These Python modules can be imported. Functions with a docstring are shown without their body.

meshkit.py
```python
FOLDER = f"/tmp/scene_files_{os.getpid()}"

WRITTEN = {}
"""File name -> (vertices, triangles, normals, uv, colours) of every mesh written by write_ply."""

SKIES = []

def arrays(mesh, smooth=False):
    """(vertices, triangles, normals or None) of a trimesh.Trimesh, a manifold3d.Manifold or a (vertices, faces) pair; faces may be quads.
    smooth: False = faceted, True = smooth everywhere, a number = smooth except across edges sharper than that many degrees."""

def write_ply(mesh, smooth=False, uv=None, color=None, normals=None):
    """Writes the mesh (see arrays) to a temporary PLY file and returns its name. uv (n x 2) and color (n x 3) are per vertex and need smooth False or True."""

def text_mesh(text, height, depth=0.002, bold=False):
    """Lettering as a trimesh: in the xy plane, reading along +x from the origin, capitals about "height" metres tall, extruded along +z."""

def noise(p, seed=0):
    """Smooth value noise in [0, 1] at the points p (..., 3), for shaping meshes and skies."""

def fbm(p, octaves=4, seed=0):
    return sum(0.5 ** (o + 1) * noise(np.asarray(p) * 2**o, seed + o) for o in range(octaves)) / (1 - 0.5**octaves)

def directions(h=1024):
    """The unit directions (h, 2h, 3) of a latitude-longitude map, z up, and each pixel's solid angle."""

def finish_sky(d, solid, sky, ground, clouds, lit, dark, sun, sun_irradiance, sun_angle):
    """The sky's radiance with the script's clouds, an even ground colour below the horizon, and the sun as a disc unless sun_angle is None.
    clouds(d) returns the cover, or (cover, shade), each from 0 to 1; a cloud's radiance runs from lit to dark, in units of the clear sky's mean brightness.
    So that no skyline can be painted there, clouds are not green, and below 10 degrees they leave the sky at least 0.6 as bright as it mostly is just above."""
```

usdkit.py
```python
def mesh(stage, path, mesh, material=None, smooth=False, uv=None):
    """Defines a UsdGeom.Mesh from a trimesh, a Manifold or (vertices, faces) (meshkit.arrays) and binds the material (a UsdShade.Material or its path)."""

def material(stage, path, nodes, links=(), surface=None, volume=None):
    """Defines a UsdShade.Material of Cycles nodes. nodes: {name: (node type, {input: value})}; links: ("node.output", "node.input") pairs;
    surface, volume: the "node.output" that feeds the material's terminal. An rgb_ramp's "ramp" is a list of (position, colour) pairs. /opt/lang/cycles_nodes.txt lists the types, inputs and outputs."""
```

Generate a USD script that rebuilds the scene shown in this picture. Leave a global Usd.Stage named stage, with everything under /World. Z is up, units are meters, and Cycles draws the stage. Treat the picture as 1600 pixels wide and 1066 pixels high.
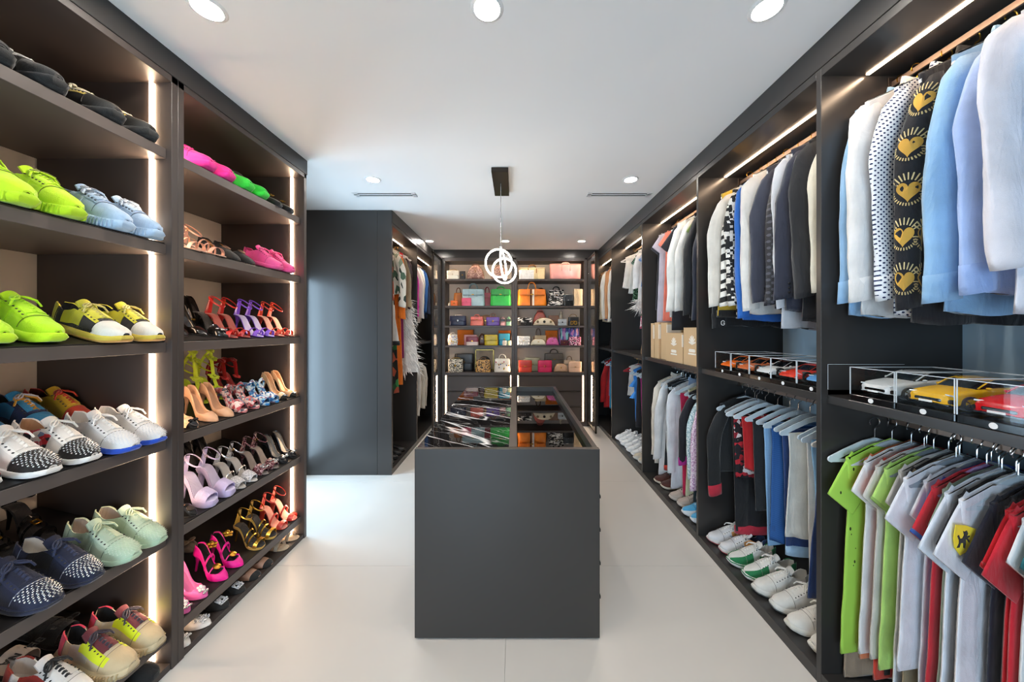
import math, random
import numpy as np, trimesh, usdkit, meshkit
from shapely.geometry import Polygon, LineString, Point
from pxr import Usd, UsdGeom, UsdLux, UsdShade, Gf, Sdf, Vt

stage = Usd.Stage.CreateInMemory()
UsdGeom.SetStageUpAxis(stage, 'Z'); UsdGeom.SetStageMetersPerUnit(stage, 1.0)
UsdGeom.Xform.Define(stage, '/World'); UsdGeom.Scope.Define(stage, '/World/Looks')
rnd = random.Random(7); PI = math.pi

# ---------------------------------------------------------------- camera, light, exposure
F, CX, CY, H = 530.0, 805.0, 514.0, 1.515          # focal length in pixels of the 1600 px frame, vanishing point, eye height
CEIL = 2.745
cam = UsdGeom.Camera.Define(stage, '/World/camera')
cam.AddTranslateOp().Set((0, 0, H)); cam.AddRotateXOp().Set(90.0)
cam.CreateHorizontalApertureAttr(36.0); cam.CreateVerticalApertureAttr(36.0 * 1066 / 1600)
cam.CreateFocalLengthAttr(F / 1600 * 36.0)
cam.CreateHorizontalApertureOffsetAttr((800 - CX) / 1600 * 36.0)
cam.CreateVerticalApertureOffsetAttr((CY - 533) / 1600 * 36.0)
cam.CreateClippingRangeAttr((0.05, 100.0))
cam.CreateExposureAttr(0.9)

def rect_light(name, size, loc, rot, color, power):
    l = UsdLux.RectLight.Define(stage, '/World/' + name)
    l.CreateWidthAttr(size[0]); l.CreateHeightAttr(size[1]); l.CreateColorAttr(Gf.Vec3f(*color)); l.CreateIntensityAttr(power)
    l.AddTranslateOp().Set(loc); l.AddRotateXYZOp().Set(rot)
    return l
DAY = (0.58, 0.80, 1.0)
DAY_SIDE, DAY_REAR, DOWN, LED, RING = 6.2, 6.0, 172.0, 26.0, 12.0
rect_light('side_daylight', (2.1, 0.95), (-2.42, 3.0, 1.08), (0, -90, 0), DAY, DAY_SIDE)      # outside window_1, shining in (+x)
rect_light('rear_daylight', (1.5, 1.6), (-0.7, -2.0, 1.15), (90, 0, 0), DAY, DAY_REAR)        # outside window_2, shining in (+y)
dome = UsdLux.DomeLight.Define(stage, '/World/sky'); dome.CreateColorAttr(Gf.Vec3f(0.6, 0.8, 1.0)); dome.CreateIntensityAttr(0.6)

# ---------------------------------------------------------------- names, things, parts
_used = {}
def numbered(path):
    n = _used.get(path, 0); _used[path] = n + 1
    return path if n == 0 else f'{path}_{n:03d}'
LABELS = {}
def tag(p, label=None, cat=None, group=None, kind=None):
    for k, v in (('label', label), ('category', cat), ('group', group), ('kind', kind)):
        if v: p.SetCustomDataByKey(k, v)
    return p
def M4(loc=(0, 0, 0), rz=0.0, ry=0.0, rx=0.0, flip=False, s=1.0):
    """4x4 (column vectors): translate @ Rz @ Ry @ Rx @ (mirror in y)"""
    cz, sz, cy, sy, cx, sx = math.cos(rz), math.sin(rz), math.cos(ry), math.sin(ry), math.cos(rx), math.sin(rx)
    R = np.array([[cz, -sz, 0], [sz, cz, 0], [0, 0, 1.]]) @ np.array([[cy, 0, sy], [0, 1, 0], [-sy, 0, cy]]) @ np.array([[1, 0, 0], [0, cx, -sx], [0, sx, cx.real]])
    m = np.eye(4); m[:3, :3] = R * s
    if flip: m[:3, 1] *= -1
    m[:3, 3] = loc
    return m
def setm(x, m): x.AddTransformOp().Set(Gf.Matrix4d(*map(float, np.asarray(m).T.ravel())))
def thing(name, label, cat, m=None, group=None, kind=None):
    x = UsdGeom.Xform.Define(stage, numbered('/World/' + name))
    if m is not None: setm(x, m)
    return tag(x.GetPrim(), label, cat, group, kind)
def part(parent, name, mesh, mat, smooth=35, label=None, kind=None):
    base = str(parent.GetPath()) if parent is not None else '/World'
    o = usdkit.mesh(stage, numbered(f'{base}/{name}'), mesh, LOOKS[mat] if mat in LOOKS else fabric(mat), smooth=smooth)
    o.CreateDoubleSidedAttr(True)
    return tag(o.GetPrim(), label, None, None, kind)
def single(name, mesh, mat, label, cat, m=None, group=None, smooth=35, kind=None):
    p = part(None, name, mesh, mat, smooth)
    if m is not None: setm(UsdGeom.Xformable(p), m)
    return tag(p, label, cat, group, kind)
def dup(root, m, label, group=None):
    was = root.GetCustomData(); name = str(root.GetPath()).split('/')[-1].rstrip('0123456789').rstrip('_')
    x = UsdGeom.Xform.Define(stage, numbered('/World/' + name))
    p = x.GetPrim(); p.GetReferences().AddInternalReference(root.GetPath())
    x.ClearXformOpOrder(); op = x.MakeMatrixXform(); op.Set(Gf.Matrix4d(*map(float, np.asarray(m).T.ravel())))
    p.SetInstanceable(True)
    return tag(p, label, was.get('category'), group or was.get('group'))

# ---------------------------------------------------------------- mesh helpers: every mesh is (vertices, triangles)
def quads(q): q = np.asarray(q, int).reshape(-1, 4); return np.vstack([q[:, [0, 1, 2]], q[:, [0, 2, 3]]])
def cat(*ms):
    ms = [m for m in (ms[0] if len(ms) == 1 and isinstance(ms[0], list) else ms)]
    v, f, n = [], [], 0
    for a, b in ms: v.append(np.asarray(a, float)); f.append(np.asarray(b, int) + n); n += len(a)
    return np.vstack(v), np.vstack(f)
def tr(m, M): v = np.asarray(m[0], float); return v @ M[:3, :3].T + M[:3, 3], (m[1][:, ::-1] if np.linalg.det(M[:3, :3]) < 0 else m[1])
def mv(m, x=0, y=0, z=0): return np.asarray(m[0], float) + (x, y, z), m[1]
def sc(m, x=1, y=1, z=1): return np.asarray(m[0], float) * (x, y, z), m[1]
def loft(rings, closed=True, caps=True):
    """rings: (n, k, 3). closed: each ring closes on itself."""
    R = np.asarray(rings, float); n, k = R.shape[:2]
    i, j = np.meshgrid(np.arange(n - 1), np.arange(k if closed else k - 1), indexing='ij'); j2 = (j + 1) % k
    f = quads(np.stack([i * k + j, i * k + j2, (i + 1) * k + j2, (i + 1) * k + j], -1))
    v = R.reshape(-1, 3)
    if caps and closed:
        c0, c1 = len(v), len(v) + 1
        v = np.vstack([v, R[0].mean(0), R[-1].mean(0)]); a = np.arange(k); b = (a + 1) % k
        f = np.vstack([f, np.stack([b, a, np.full(k, c0)], 1), np.stack([a + (n - 1) * k, b + (n - 1) * k, np.full(k, c1)], 1)])
    return v, f
def box(x0, x1, y0, y1, z0, z1, b=0.0015):
    """a box with chamfered edges"""
    lo, hi = np.minimum((x0, y0, z0), (x1, y1, z1)), np.maximum((x0, y0, z0), (x1, y1, z1))
    b = min(b, 0.3 * (hi - lo).min()); c, h = (lo + hi) / 2, (hi - lo) / 2
    pts = np.array([[sx * (h[0] - b * (a != 0)), sy * (h[1] - b * (a != 1)), sz * (h[2] - b * (a != 2))] for a in range(3) for sx in (-1, 1) for sy in (-1, 1) for sz in (-1, 1)]) + c
    f = []
    def q(a, b_, c_, d): f.append((a, b_, c_, d))
    I = lambda a, x, y, z: a * 8 + x * 4 + y * 2 + z
    for s in (0, 1):
        q(*[I(0, s, y, z) for y, z in ((0, 0), (1, 0), (1, 1), (0, 1))][::1 if s else -1])
        q(*[I(1, x, s, z) for x, z in ((0, 0), (0, 1), (1, 1), (1, 0))][::1 if s else -1])
        q(*[I(2, x, y, s) for x, y in ((0, 0), (1, 0), (1, 1), (0, 1))][::1 if s else -1])
    for s in (0, 1):
        for t in (0, 1):
            q(*[(I(0, s, t, 0)), I(1, s, t, 0), I(1, s, t, 1), I(0, s, t, 1)][::1 if s == t else -1])
            q(*[(I(0, s, 0, t)), I(0, s, 1, t), I(2, s, 1, t), I(2, s, 0, t)][::1 if s == t else -1])
            q(*[(I(1, 0, s, t)), I(2, 0, s, t), I(2, 1, s, t), I(1, 1, s, t)][::1 if s == t else -1])
    t = [I(a, x, y, z) for a in range(3) for x in (0, 1) for y in (0, 1) for z in (0, 1)]
    tri = [(I(0, x, y, z), I(1, x, y, z), I(2, x, y, z))[::1 if (x + y + z) % 2 else -1] for x in (0, 1) for y in (0, 1) for z in (0, 1)]
    return pts, np.vstack([quads(f), np.array(tri)])
def tube(pts, r, k=6, closed=False, caps=True, sq=(1, 1)):
    """a tube along a polyline; r a number or one per point; sq scales the two cross directions"""
    p = np.asarray(pts, float); n = len(p)
    t = np.roll(p, -1, 0) - np.roll(p, 1, 0) if closed else np.gradient(p, axis=0)
    t /= np.linalg.norm(t, axis=1, keepdims=True) + 1e-12
    a = np.zeros_like(p); ref = np.array([0, 0, 1.]) if abs(t[0, 2]) < 0.9 else np.array([0, 1., 0])
    for i in range(n):
        x = np.cross(t[i], ref); x /= np.linalg.norm(x) + 1e-12; a[i] = x; ref = np.cross(x, t[i])
    b = np.cross(t, a); w = np.arange(k) * 2 * PI / k; r = np.broadcast_to(r, (n,))[:, None, None]
    R = p[:, None] + r * (sq[0] * np.cos(w)[None, :, None] * a[:, None] + sq[1] * np.sin(w)[None, :, None] * b[:, None])
    if closed: R = np.concatenate([R, R[:1]])
    return loft(R, True, caps and not closed)
def lathe(profile, k=16):
    """profile: (r, z) pairs from the bottom up"""
    p = np.asarray(profile, float); w = np.arange(k) * 2 * PI / k
    return loft(np.stack([p[:, :1] * np.cos(w), p[:, :1] * np.sin(w), np.broadcast_to(p[:, 1:], (len(p), k))], -1))
def ball(r, c=(0, 0, 0), s=(1, 1, 1), k=8):
    a = np.linspace(-PI / 2, PI / 2, max(5, k // 2 + 1)); m = lathe(np.stack([r * np.cos(a), r * np.sin(a)], 1), k)
    return m[0] * s + c, m[1]
def extrude(poly, d):
    g = [trimesh.creation.extrude_polygon(p, d, engine='earcut') for p in getattr(poly, 'geoms', [poly])]
    m = trimesh.util.concatenate(g); return np.array(m.vertices), np.array(m.faces)
def text(s, h, d=0.0012, bold=True, mid=True):
    m = meshkit.text_mesh(s, h, d, bold); v = np.array(m.vertices)
    if mid: v[:, 0] -= (v[:, 0].min() + v[:, 0].max()) / 2
    return v, np.array(m.faces)
def arc(c, r, a0, a1, n, plane='xz'):
    w = np.linspace(a0, a1, n); u, v = c[0] + r * np.cos(w), c[2] + r * np.sin(w)
    return np.stack([u, np.full(n, c[1]), v], 1)
def spline(pts, n):
    p = np.asarray(pts, float); q = np.vstack([2 * p[0] - p[1], p, 2 * p[-1] - p[-2]]); out = []
    for u in np.linspace(0, len(p) - 1, n):
        i = min(int(u), len(p) - 2); t = u - i; a, b, c, d = q[i:i + 4]
        out.append(0.5 * (2 * b + (c - a) * t + (2 * a - 5 * b + 4 * c - d) * t * t + (3 * b - a - 3 * c + d) * t ** 3))
    return np.array(out)
def rbox(w, d, h, r=0.2, taper=1.0, n=6, tz=None):
    """a soft box: centred in x and y, standing on z = 0; r the share of roundness, taper the top's width; puffed sides"""
    k = 24; a = np.arange(k) * 2 * PI / k; e = 0.35 + 0.65 * r
    cx, cy = np.sign(np.cos(a)) * abs(np.cos(a)) ** e, np.sign(np.sin(a)) * abs(np.sin(a)) ** e
    R = []
    for u in np.linspace(0, 1, n + 3):
        g = 1 - (1 - r * 0.9) * 0 - 0.9 * r * (abs(2 * u - 1) ** 4) * 0.35 if 0 < u < 1 else 1 - 0.35 * r - 0.06
        s = 1 + (taper - 1) * u
        R.append(np.stack([w / 2 * g * s * cx, d / 2 * g * (1 + (tz - 1) * u if tz else 1) * cy, np.full(k, h * u)], 1))
    return loft(np.array(R))
def lerp(a, b, t): return a + (b - a) * t
def interp(s, table): t = np.array(table); return np.interp(s, t[:, 0], t[:, 1])
def smooth(s, table, n=400):
    """a smoothed piecewise-linear table"""
    t = np.array(table); x = np.linspace(t[0, 0], t[-1, 0], n); y = np.interp(x, t[:, 0], t[:, 1]); k = np.hanning(45); k /= k.sum()
    y = np.convolve(np.pad(y, 22, 'reflect', reflect_type='odd'), k, 'valid'); return np.interp(s, x, y)

# ---------------------------------------------------------------- materials
LOOKS = {}
def srgb(h):
    c = [int(h[i:i + 2], 16) / 255 for i in (0, 2, 4)]
    return tuple(x / 12.92 if x <= 0.04045 else ((x + 0.055) / 1.055) ** 2.4 for x in c)
def look(name, nodes, links=(), surface='p.BSDF'):
    LOOKS[name] = usdkit.material(stage, '/World/Looks/' + name, nodes, links, surface=surface); return LOOKS[name]
def plain(name, hexcol, rough=0.5, **kw):
    return look(name, {'p': ('principled_bsdf', {'base_color': srgb(hexcol), 'roughness': rough, **kw})})
def fabric(hexcol, rough=0.85):
    """a woven cloth of one colour (made once per colour): faint tone and weave"""
    n = 'cloth_' + hexcol.replace('#', '')
    if hexcol in LOOKS: return LOOKS[hexcol]
    if n in LOOKS: return LOOKS[n]
    if hexcol[0] == '!': c, r, sh, bs = srgb(hexcol[1:]), 0.35, 0.0, 0.05; n = 'leather_' + hexcol[1:]      # leather, satin
    elif hexcol[0] == '*': c, r, sh, bs = srgb(hexcol[1:]), 0.12, 0.0, 0.0; n = 'gloss_' + hexcol[1:]          # patent, lacquer
    elif hexcol[0] == '^': c, r, sh, bs = srgb(hexcol[1:]), 0.28, 0.0, 0.0; n = 'metal_' + hexcol[1:]          # metal
    else: c, r, sh, bs = srgb(hexcol), rough, 0.25, 0.25
    nodes = {'t': ('texture_coordinate', {}), 'n': ('noise_texture', {'scale': 9.0, 'detail': 3.0}), 'r': ('rgb_ramp', {'ramp': [(0.3, tuple(x * 0.86 for x in c)), (0.7, tuple(min(1, x * 1.08) for x in c))]}),
             'w': ('noise_texture', {'scale': 420.0, 'detail': 1.0}), 'b': ('bump', {'strength': bs, 'distance': 0.002}), 'cm': ('mapping', {'mapping_type': 'point', 'scale': (1.0, 1.0, 0.4)}), 'cn': ('noise_texture', {'scale': 16.0, 'detail': 3.0, 'distortion': 0.6}), 'cb': ('bump', {'strength': 0.45 if bs > .2 else 0.0, 'distance': 0.02}),
             'p': ('principled_bsdf', {'roughness': r, 'sheen_weight': sh, 'metallic': 1.0 if hexcol[0] == '^' else 0.0})}
    links = [('t.object', 'n.vector'), ('t.object', 'w.vector'), ('n.fac', 'r.fac'), ('r.color', 'p.base_color')]
    if bs: links += [('w.fac', 'b.height'), ('b.normal', 'p.normal')]
    if bs > .2: links += [('t.object', 'cm.vector'), ('cm.vector', 'cn.vector'), ('cn.fac', 'cb.height'), ('cb.normal', 'b.normal')]
    m = look(n, nodes, links); LOOKS[hexcol] = m; return m
def cells(name, cols, scale, stretch=(1, 1, 1), rough=0.8, metric='euclidean', rand=1.0, bump=0.0, metal=0.0):
    """voronoi cells, each of one of the colours: florals, sequins, speckles"""
    k = len(cols); ramp = [(i / k, srgb(c)) for i, c in enumerate(cols)]
    nodes = {'t': ('texture_coordinate', {}), 'm': ('mapping', {'mapping_type': 'point', 'scale': stretch}), 'v': ('voronoi_texture', {'scale': scale, 'metric': metric, 'randomness': rand}), 's': ('separate_color', {}),
             'r': ('rgb_ramp', {'ramp': ramp, 'interpolate': False}), 'b': ('bump', {'strength': bump, 'distance': 0.004, 'invert': True}), 'p': ('principled_bsdf', {'roughness': rough, 'metallic': metal})}
    links = [('t.object', 'm.vector'), ('m.vector', 'v.vector'), ('v.color', 's.color'), ('s.r', 'r.fac'), ('r.color', 'p.base_color')]
    if bump: links += [('v.distance', 'b.height'), ('b.normal', 'p.normal')]
    return look(name, nodes, links)
def spots(name, base, cols, scale, size=0.3, rand=1.0, stretch=(1, 1, 1), rot=(0, 0, 0), rough=0.8, metric='euclidean', soft=0.03):
    """dots around cell centres: base colour outside; cols from the centre outwards"""
    k = len(cols); ramp = [(size * i / k, srgb(c)) for i, c in enumerate(cols)] + [(size, srgb(cols[-1])), (size + soft * size, srgb(base))]
    nodes = {'t': ('texture_coordinate', {}), 'm': ('mapping', {'mapping_type': 'point', 'scale': stretch, 'rotation': rot}), 'v': ('voronoi_texture', {'scale': scale, 'randomness': rand, 'metric': metric}),
             'r': ('rgb_ramp', {'ramp': ramp}), 'p': ('principled_bsdf', {'roughness': rough})}
    return look(name, nodes, [('t.object', 'm.vector'), ('m.vector', 'v.vector'), ('v.distance', 'r.fac'), ('r.color', 'p.base_color')])
def waves(name, stops, scale, direction='x', distortion=0.0, detail=2.0, rough=0.8, kind='bands', dscale=1.0):
    nodes = {'t': ('texture_coordinate', {}), 'v': ('wave_texture', {'wave_type': kind, 'bands_direction': direction, 'scale': scale, 'distortion': distortion, 'detail': detail, 'detail_scale': dscale}),
             'r': ('rgb_ramp', {'ramp': [(a, srgb(c)) for a, c in stops]}), 'p': ('principled_bsdf', {'roughness': rough})}
    return look(name, nodes, [('t.object', 'v.vector'), ('v.fac', 'r.fac'), ('r.color', 'p.base_color')])
def glow(name, hexcol, strength): return look(name, {'e': ('emission', {'color': srgb(hexcol), 'strength': strength})}, surface='e.emission')
def pane(name, tint=(1, 1, 1), r0=0.04, rough=0.0, rim=1.0):
    """clear sheet: what it does not reflect passes straight through, from either side"""
    return look(name, {'f': ('layer_weight', {'blend': 0.5}), 'q': ('math', {'math_type': 'power', 'value2': 5.0}), 'k': ('math', {'math_type': 'multiply_add', 'value2': (1 - r0) * rim, 'value3': r0}), 't': ('transparent_bsdf', {'color': tint}), 'g': ('glossy_bsdf', {'color': (1, 1, 1), 'roughness': rough}), 'x': ('mix_closure', {})},
                [('f.facing', 'q.value1'), ('q.value', 'k.value1'), ('k.value', 'x.fac'), ('t.BSDF', 'x.closure1'), ('g.BSDF', 'x.closure2')], surface='x.closure')
def grained(name, hexcol, rough, var=0.1, scale=3.0, bump=0.0, bscale=200.0, **kw):
    c = srgb(hexcol)
    nodes = {'t': ('texture_coordinate', {}), 'n': ('noise_texture', {'scale': scale, 'detail': 4.0}), 'r': ('rgb_ramp', {'ramp': [(0.25, tuple(x * (1 - var) for x in c)), (0.75, tuple(min(1, x * (1 + var)) for x in c))]}),
             'w': ('noise_texture', {'scale': bscale, 'detail': 2.0}), 'b': ('bump', {'strength': bump, 'distance': 0.001}), 'p': ('principled_bsdf', {'roughness': rough, **kw})}
    links = [('t.object', 'n.vector'), ('n.fac', 'r.fac'), ('r.color', 'p.base_color'), ('t.object', 'w.vector')]
    if bump: links += [('w.fac', 'b.height'), ('b.normal', 'p.normal')]
    return look(name, nodes, links)
grained('laminate', '353332', 0.27, 0.06, 2.0, 0.04, 350.0)
grained('laminate_warm', '423a37', 0.42, 0.06, 2.0, 0.04, 350.0)
grained('shelf_dark', '191717', 0.45, 0.08, 3.0); grained('laminate_shelf', '5a514d', 0.42, 0.06, 2.0, 0.04, 350.0)
grained('pale_blue_panel', 'a3bccd', 0.55, 0.03, 2.0); grained('greige', 'c0b7ad', 0.6, 0.03, 2.0)  # pale blue of the right wardrobe backs is daylight tint put into colour
grained('ceiling_paint', 'f0efee', 0.9, 0.01, 1.0)
grained('wall_paint', 'd8d6d3', 0.9, 0.02, 1.0)
grained('porcelain', 'd5d1cb', 0.33, 0.035, 1.3, 0.02, 60.0)
plain('grout', 'a9a6a1', 0.9)
plain('white_trim', 'e8e8e8', 0.5)
plain('black', '0b0b0c', 0.6); plain('vent_dark', '171717', 0.8)
plain('bronze', '3a322c', 0.4, metallic=0.6)
plain('steel', 'b8b8b8', 0.25, metallic=1.0); plain('gold', 'd9a441', 0.25, metallic=1.0); plain('silver', 'd0d2d4', 0.2, metallic=1.0)
plain('rose_gold', 'b3927c', 0.35, metallic=0.9); plain('rail_metal', '8f7d72', 0.4, metallic=0.7)
plain('glossy_black', '050505', 0.03, ior=1.6)
glow('led', 'ffdab6', LED); glow('downlight', 'fff6ea', DOWN); glow('ring_led', 'ffe9cc', RING)
pane('glass', (0.93, 0.95, 0.95)); pane('acrylic', (0.98, 0.99, 0.99), 0.025, 0.0, 0.5); pane('window_glass', (0.97, 0.98, 0.98))
pane('smoked_glass', (0.10, 0.10, 0.105), 0.08)
c0 = (0.006, 0.006, 0.007)
def vein(n, sc_, rot, scale, lo, hi, amp): return {n + 'm': ('mapping', {'mapping_type': 'texture', 'rotation': (0, 0, rot), 'scale': scale}), n + 'n': ('noise_texture', {'scale': sc_, 'detail': 3.0, 'roughness': 0.42, 'distortion': 0.15}), n + 'r': ('rgb_ramp', {'ramp': [(lo, (0, 0, 0)), ((lo + hi) / 2, (amp, amp, amp)), (hi, (0, 0, 0))]})}
look('marble', {'t': ('texture_coordinate', {}), **vein('a', 5.2, -.72, (7.0, 1.0, 1), .486, .514, .85), **vein('b', 9.0, -.5, (6.0, 1.0, 1), .489, .509, .28), **vein('c', 16.0, -1.0, (4.0, 1.0, 1), .490, .508, .14), 'x': ('mix', {'mix_type': 'add', 'fac': 1.0}), 'y': ('mix', {'mix_type': 'add', 'fac': 1.0, 'color2': (0.006, 0.006, 0.007)}), 'z': ('mix', {'mix_type': 'add', 'fac': 1.0}), 'p': ('principled_bsdf', {'roughness': 0.02, 'ior': 1.6})},
    [x for n in 'abc' for x in (('t.object', n + 'm.vector'), (n + 'm.vector', n + 'n.vector'), (n + 'n.fac', n + 'r.fac'))] + [('ar.color', 'x.color1'), ('br.color', 'x.color2'), ('x.color', 'z.color1'), ('cr.color', 'z.color2'), ('z.color', 'y.color1'), ('y.color', 'p.base_color')])

# ================================================================ the room
XL, XR, YB, XC, YBLOCK = -1.525, 1.295, 5.27, -1.278, 3.51   # front planes: shoe cabinets, wardrobes, handbag wall, far closet; the block's face
DEEP = 0.60
def struct(name, mesh, mat, label=None, smooth=35): return tag(part(None, name, mesh, mat, smooth), label, None, None, 'structure')
# floor: large porcelain tiles with open joints on a grout bed
fl = thing('floor', 'pale porcelain tiled floor', None, kind='structure')
part(fl, 'grout_bed', box(-4.0, 2.1, -2.1, 6.0, -0.06, -0.004), 'grout')
xs = [-4.0, -2.446, -0.046, 2.1]; ys = [-2.1, -1.43, -0.23, 0.97, 2.17, 3.37, 4.57, 6.0]
for i in range(3):
    for j in range(7): part(fl, 'tile', box(xs[i] + .0006, xs[i + 1] - .0006, ys[j] + .0006, ys[j + 1] - .0006, -0.02, 0.0, 0.0008), 'porcelain')
struct('ceiling', box(-4.0, 2.1, -2.1, 6.0, CEIL, CEIL + 0.1), 'ceiling_paint')
struct('wall_right', box(1.93, 2.08, -2.0, 5.95, 0, CEIL), 'wall_paint')
struct('wall_back', box(-2.2, 1.93, 5.78, 5.93, 0, CEIL), 'wall_paint')
wl = [box(-2.33, -2.18, -2.0, 2.485, 0, CEIL), box(-2.33, -2.18, YBLOCK + .03, 5.78, 0, CEIL)]
struct('wall_left', cat(*wl), 'wall_paint')
def window(name, a0, a1, z0, z1, at, axis):
    """a framed pane in the plane axis = at"""
    t = thing(name, None, None, kind='structure'); B = (lambda a, b, c, d, e0=-.03, e1=.03: box(at + e0, at + e1, a, b, c, d)) if axis == 'x' else (lambda a, b, c, d, e0=-.03, e1=.03: box(a, b, at + e0, at + e1, c, d))
    part(t, 'window_frame', cat(B(a0, a0 + .05, z0, z1), B(a1 - .05, a1, z0, z1), B(a0, a1, z0, z0 + .05), B(a0, a1, z1 - .05, z1), B((a0 + a1) / 2 - .02, (a0 + a1) / 2 + .02, z0, z1)), 'white_trim')
    part(t, 'pane', B(a0 + .05, a1 - .05, z0 + .05, z1 - .05, -.003, .003), 'window_glass')
struct('wall_passage', cat(box(-2.33, -2.18, 2.485, 2.56, 0, CEIL), box(-2.33, -2.18, 3.44, YBLOCK + .03, 0, CEIL), box(-2.33, -2.18, 2.56, 3.44, 0, .06), box(-2.33, -2.18, 2.56, 3.44, 2.10, CEIL)), 'wall_paint', 'white wall round the glazed passage door')
window('window_1', 2.56, 3.44, .06, 2.10, -2.26, 'x')
struct('wall_front', cat(box(-2.33, -1.45, -1.95, -1.8, 0, CEIL), box(.05, 2.08, -1.95, -1.8, 0, CEIL), box(-1.45, .05, -1.95, -1.8, 0, .35), box(-1.45, .05, -1.95, -1.8, 1.95, CEIL)), 'wall_paint')
window('window_2', -1.45, .05, .35, 1.95, -1.88, 'y')
# ceiling lamps
for k, (x, y) in enumerate([(-1.18, 1.3), (-.108, 1.3), (.965, 1.3), (-1.17, 2.79), (.95, 2.79), (-1.2, 4.75), (-.137, 4.75), (.93, 4.75), (-.11, -.3), (-1.18, -.3), (.965, -.3)]):  # the side pair behind the camera is added, unseen, to brighten the ceiling
    lab = ['above the shoe cabinets nearest the camera', 'on the centre line nearest the camera', 'above the shirts nearest the camera', 'beside the ceiling slot above the dark end wall', 'beside the ceiling slot above the wardrobes',
           'above the far closet by the handbag wall', 'behind the pendant by the handbag wall', 'above the far wardrobe by the handbag wall', 'on the centre line behind the camera', 'added unseen behind the camera by the shoe cabinets', 'added unseen behind the camera by the wardrobes'][k]
    t = thing('downlight', 'small round recessed ceiling light ' + lab, 'ceiling light', M4((x, y, CEIL)), 'recessed ceiling lights')
    part(t, 'trim_ring', lathe([(.048, -.001), (.050, -.006), (.060, -.004), (.064, 0), (.05, 0)], 28), 'white_trim')
    part(t, 'lens', lathe([(.0, -.003), (.047, -.003), (.047, 0)], 28), 'downlight')
for x0, x1, lab in ((-1.435, -.945, 'near the dark end wall'), (.70, 1.2, 'above the wardrobes')):
    t = thing('ceiling_vent', 'slim white two-slot ceiling air vent ' + lab, 'air vent', None, 'ceiling air slots')
    y0 = 3.07
    part(t, 'frame', cat(box(x0 - .04, x1 + .04, y0 - .015, y0, CEIL - .004, CEIL), box(x0 - .04, x1 + .04, y0 + .024, y0 + .042, CEIL - .004, CEIL), box(x0 - .04, x1 + .04, y0 + .066, y0 + .085, CEIL - .004, CEIL), box(x0 - .04, x0, y0 - .01, y0 + .08, CEIL - .004, CEIL), box(x1, x1 + .04, y0 - .01, y0 + .08, CEIL - .004, CEIL)), 'white_trim')
    for k in (0, 1): part(t, 'slot', box(x0, x1, y0 + .042 * k, y0 + .024 + .042 * k, CEIL - .0015, CEIL), 'vent_dark')

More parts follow.
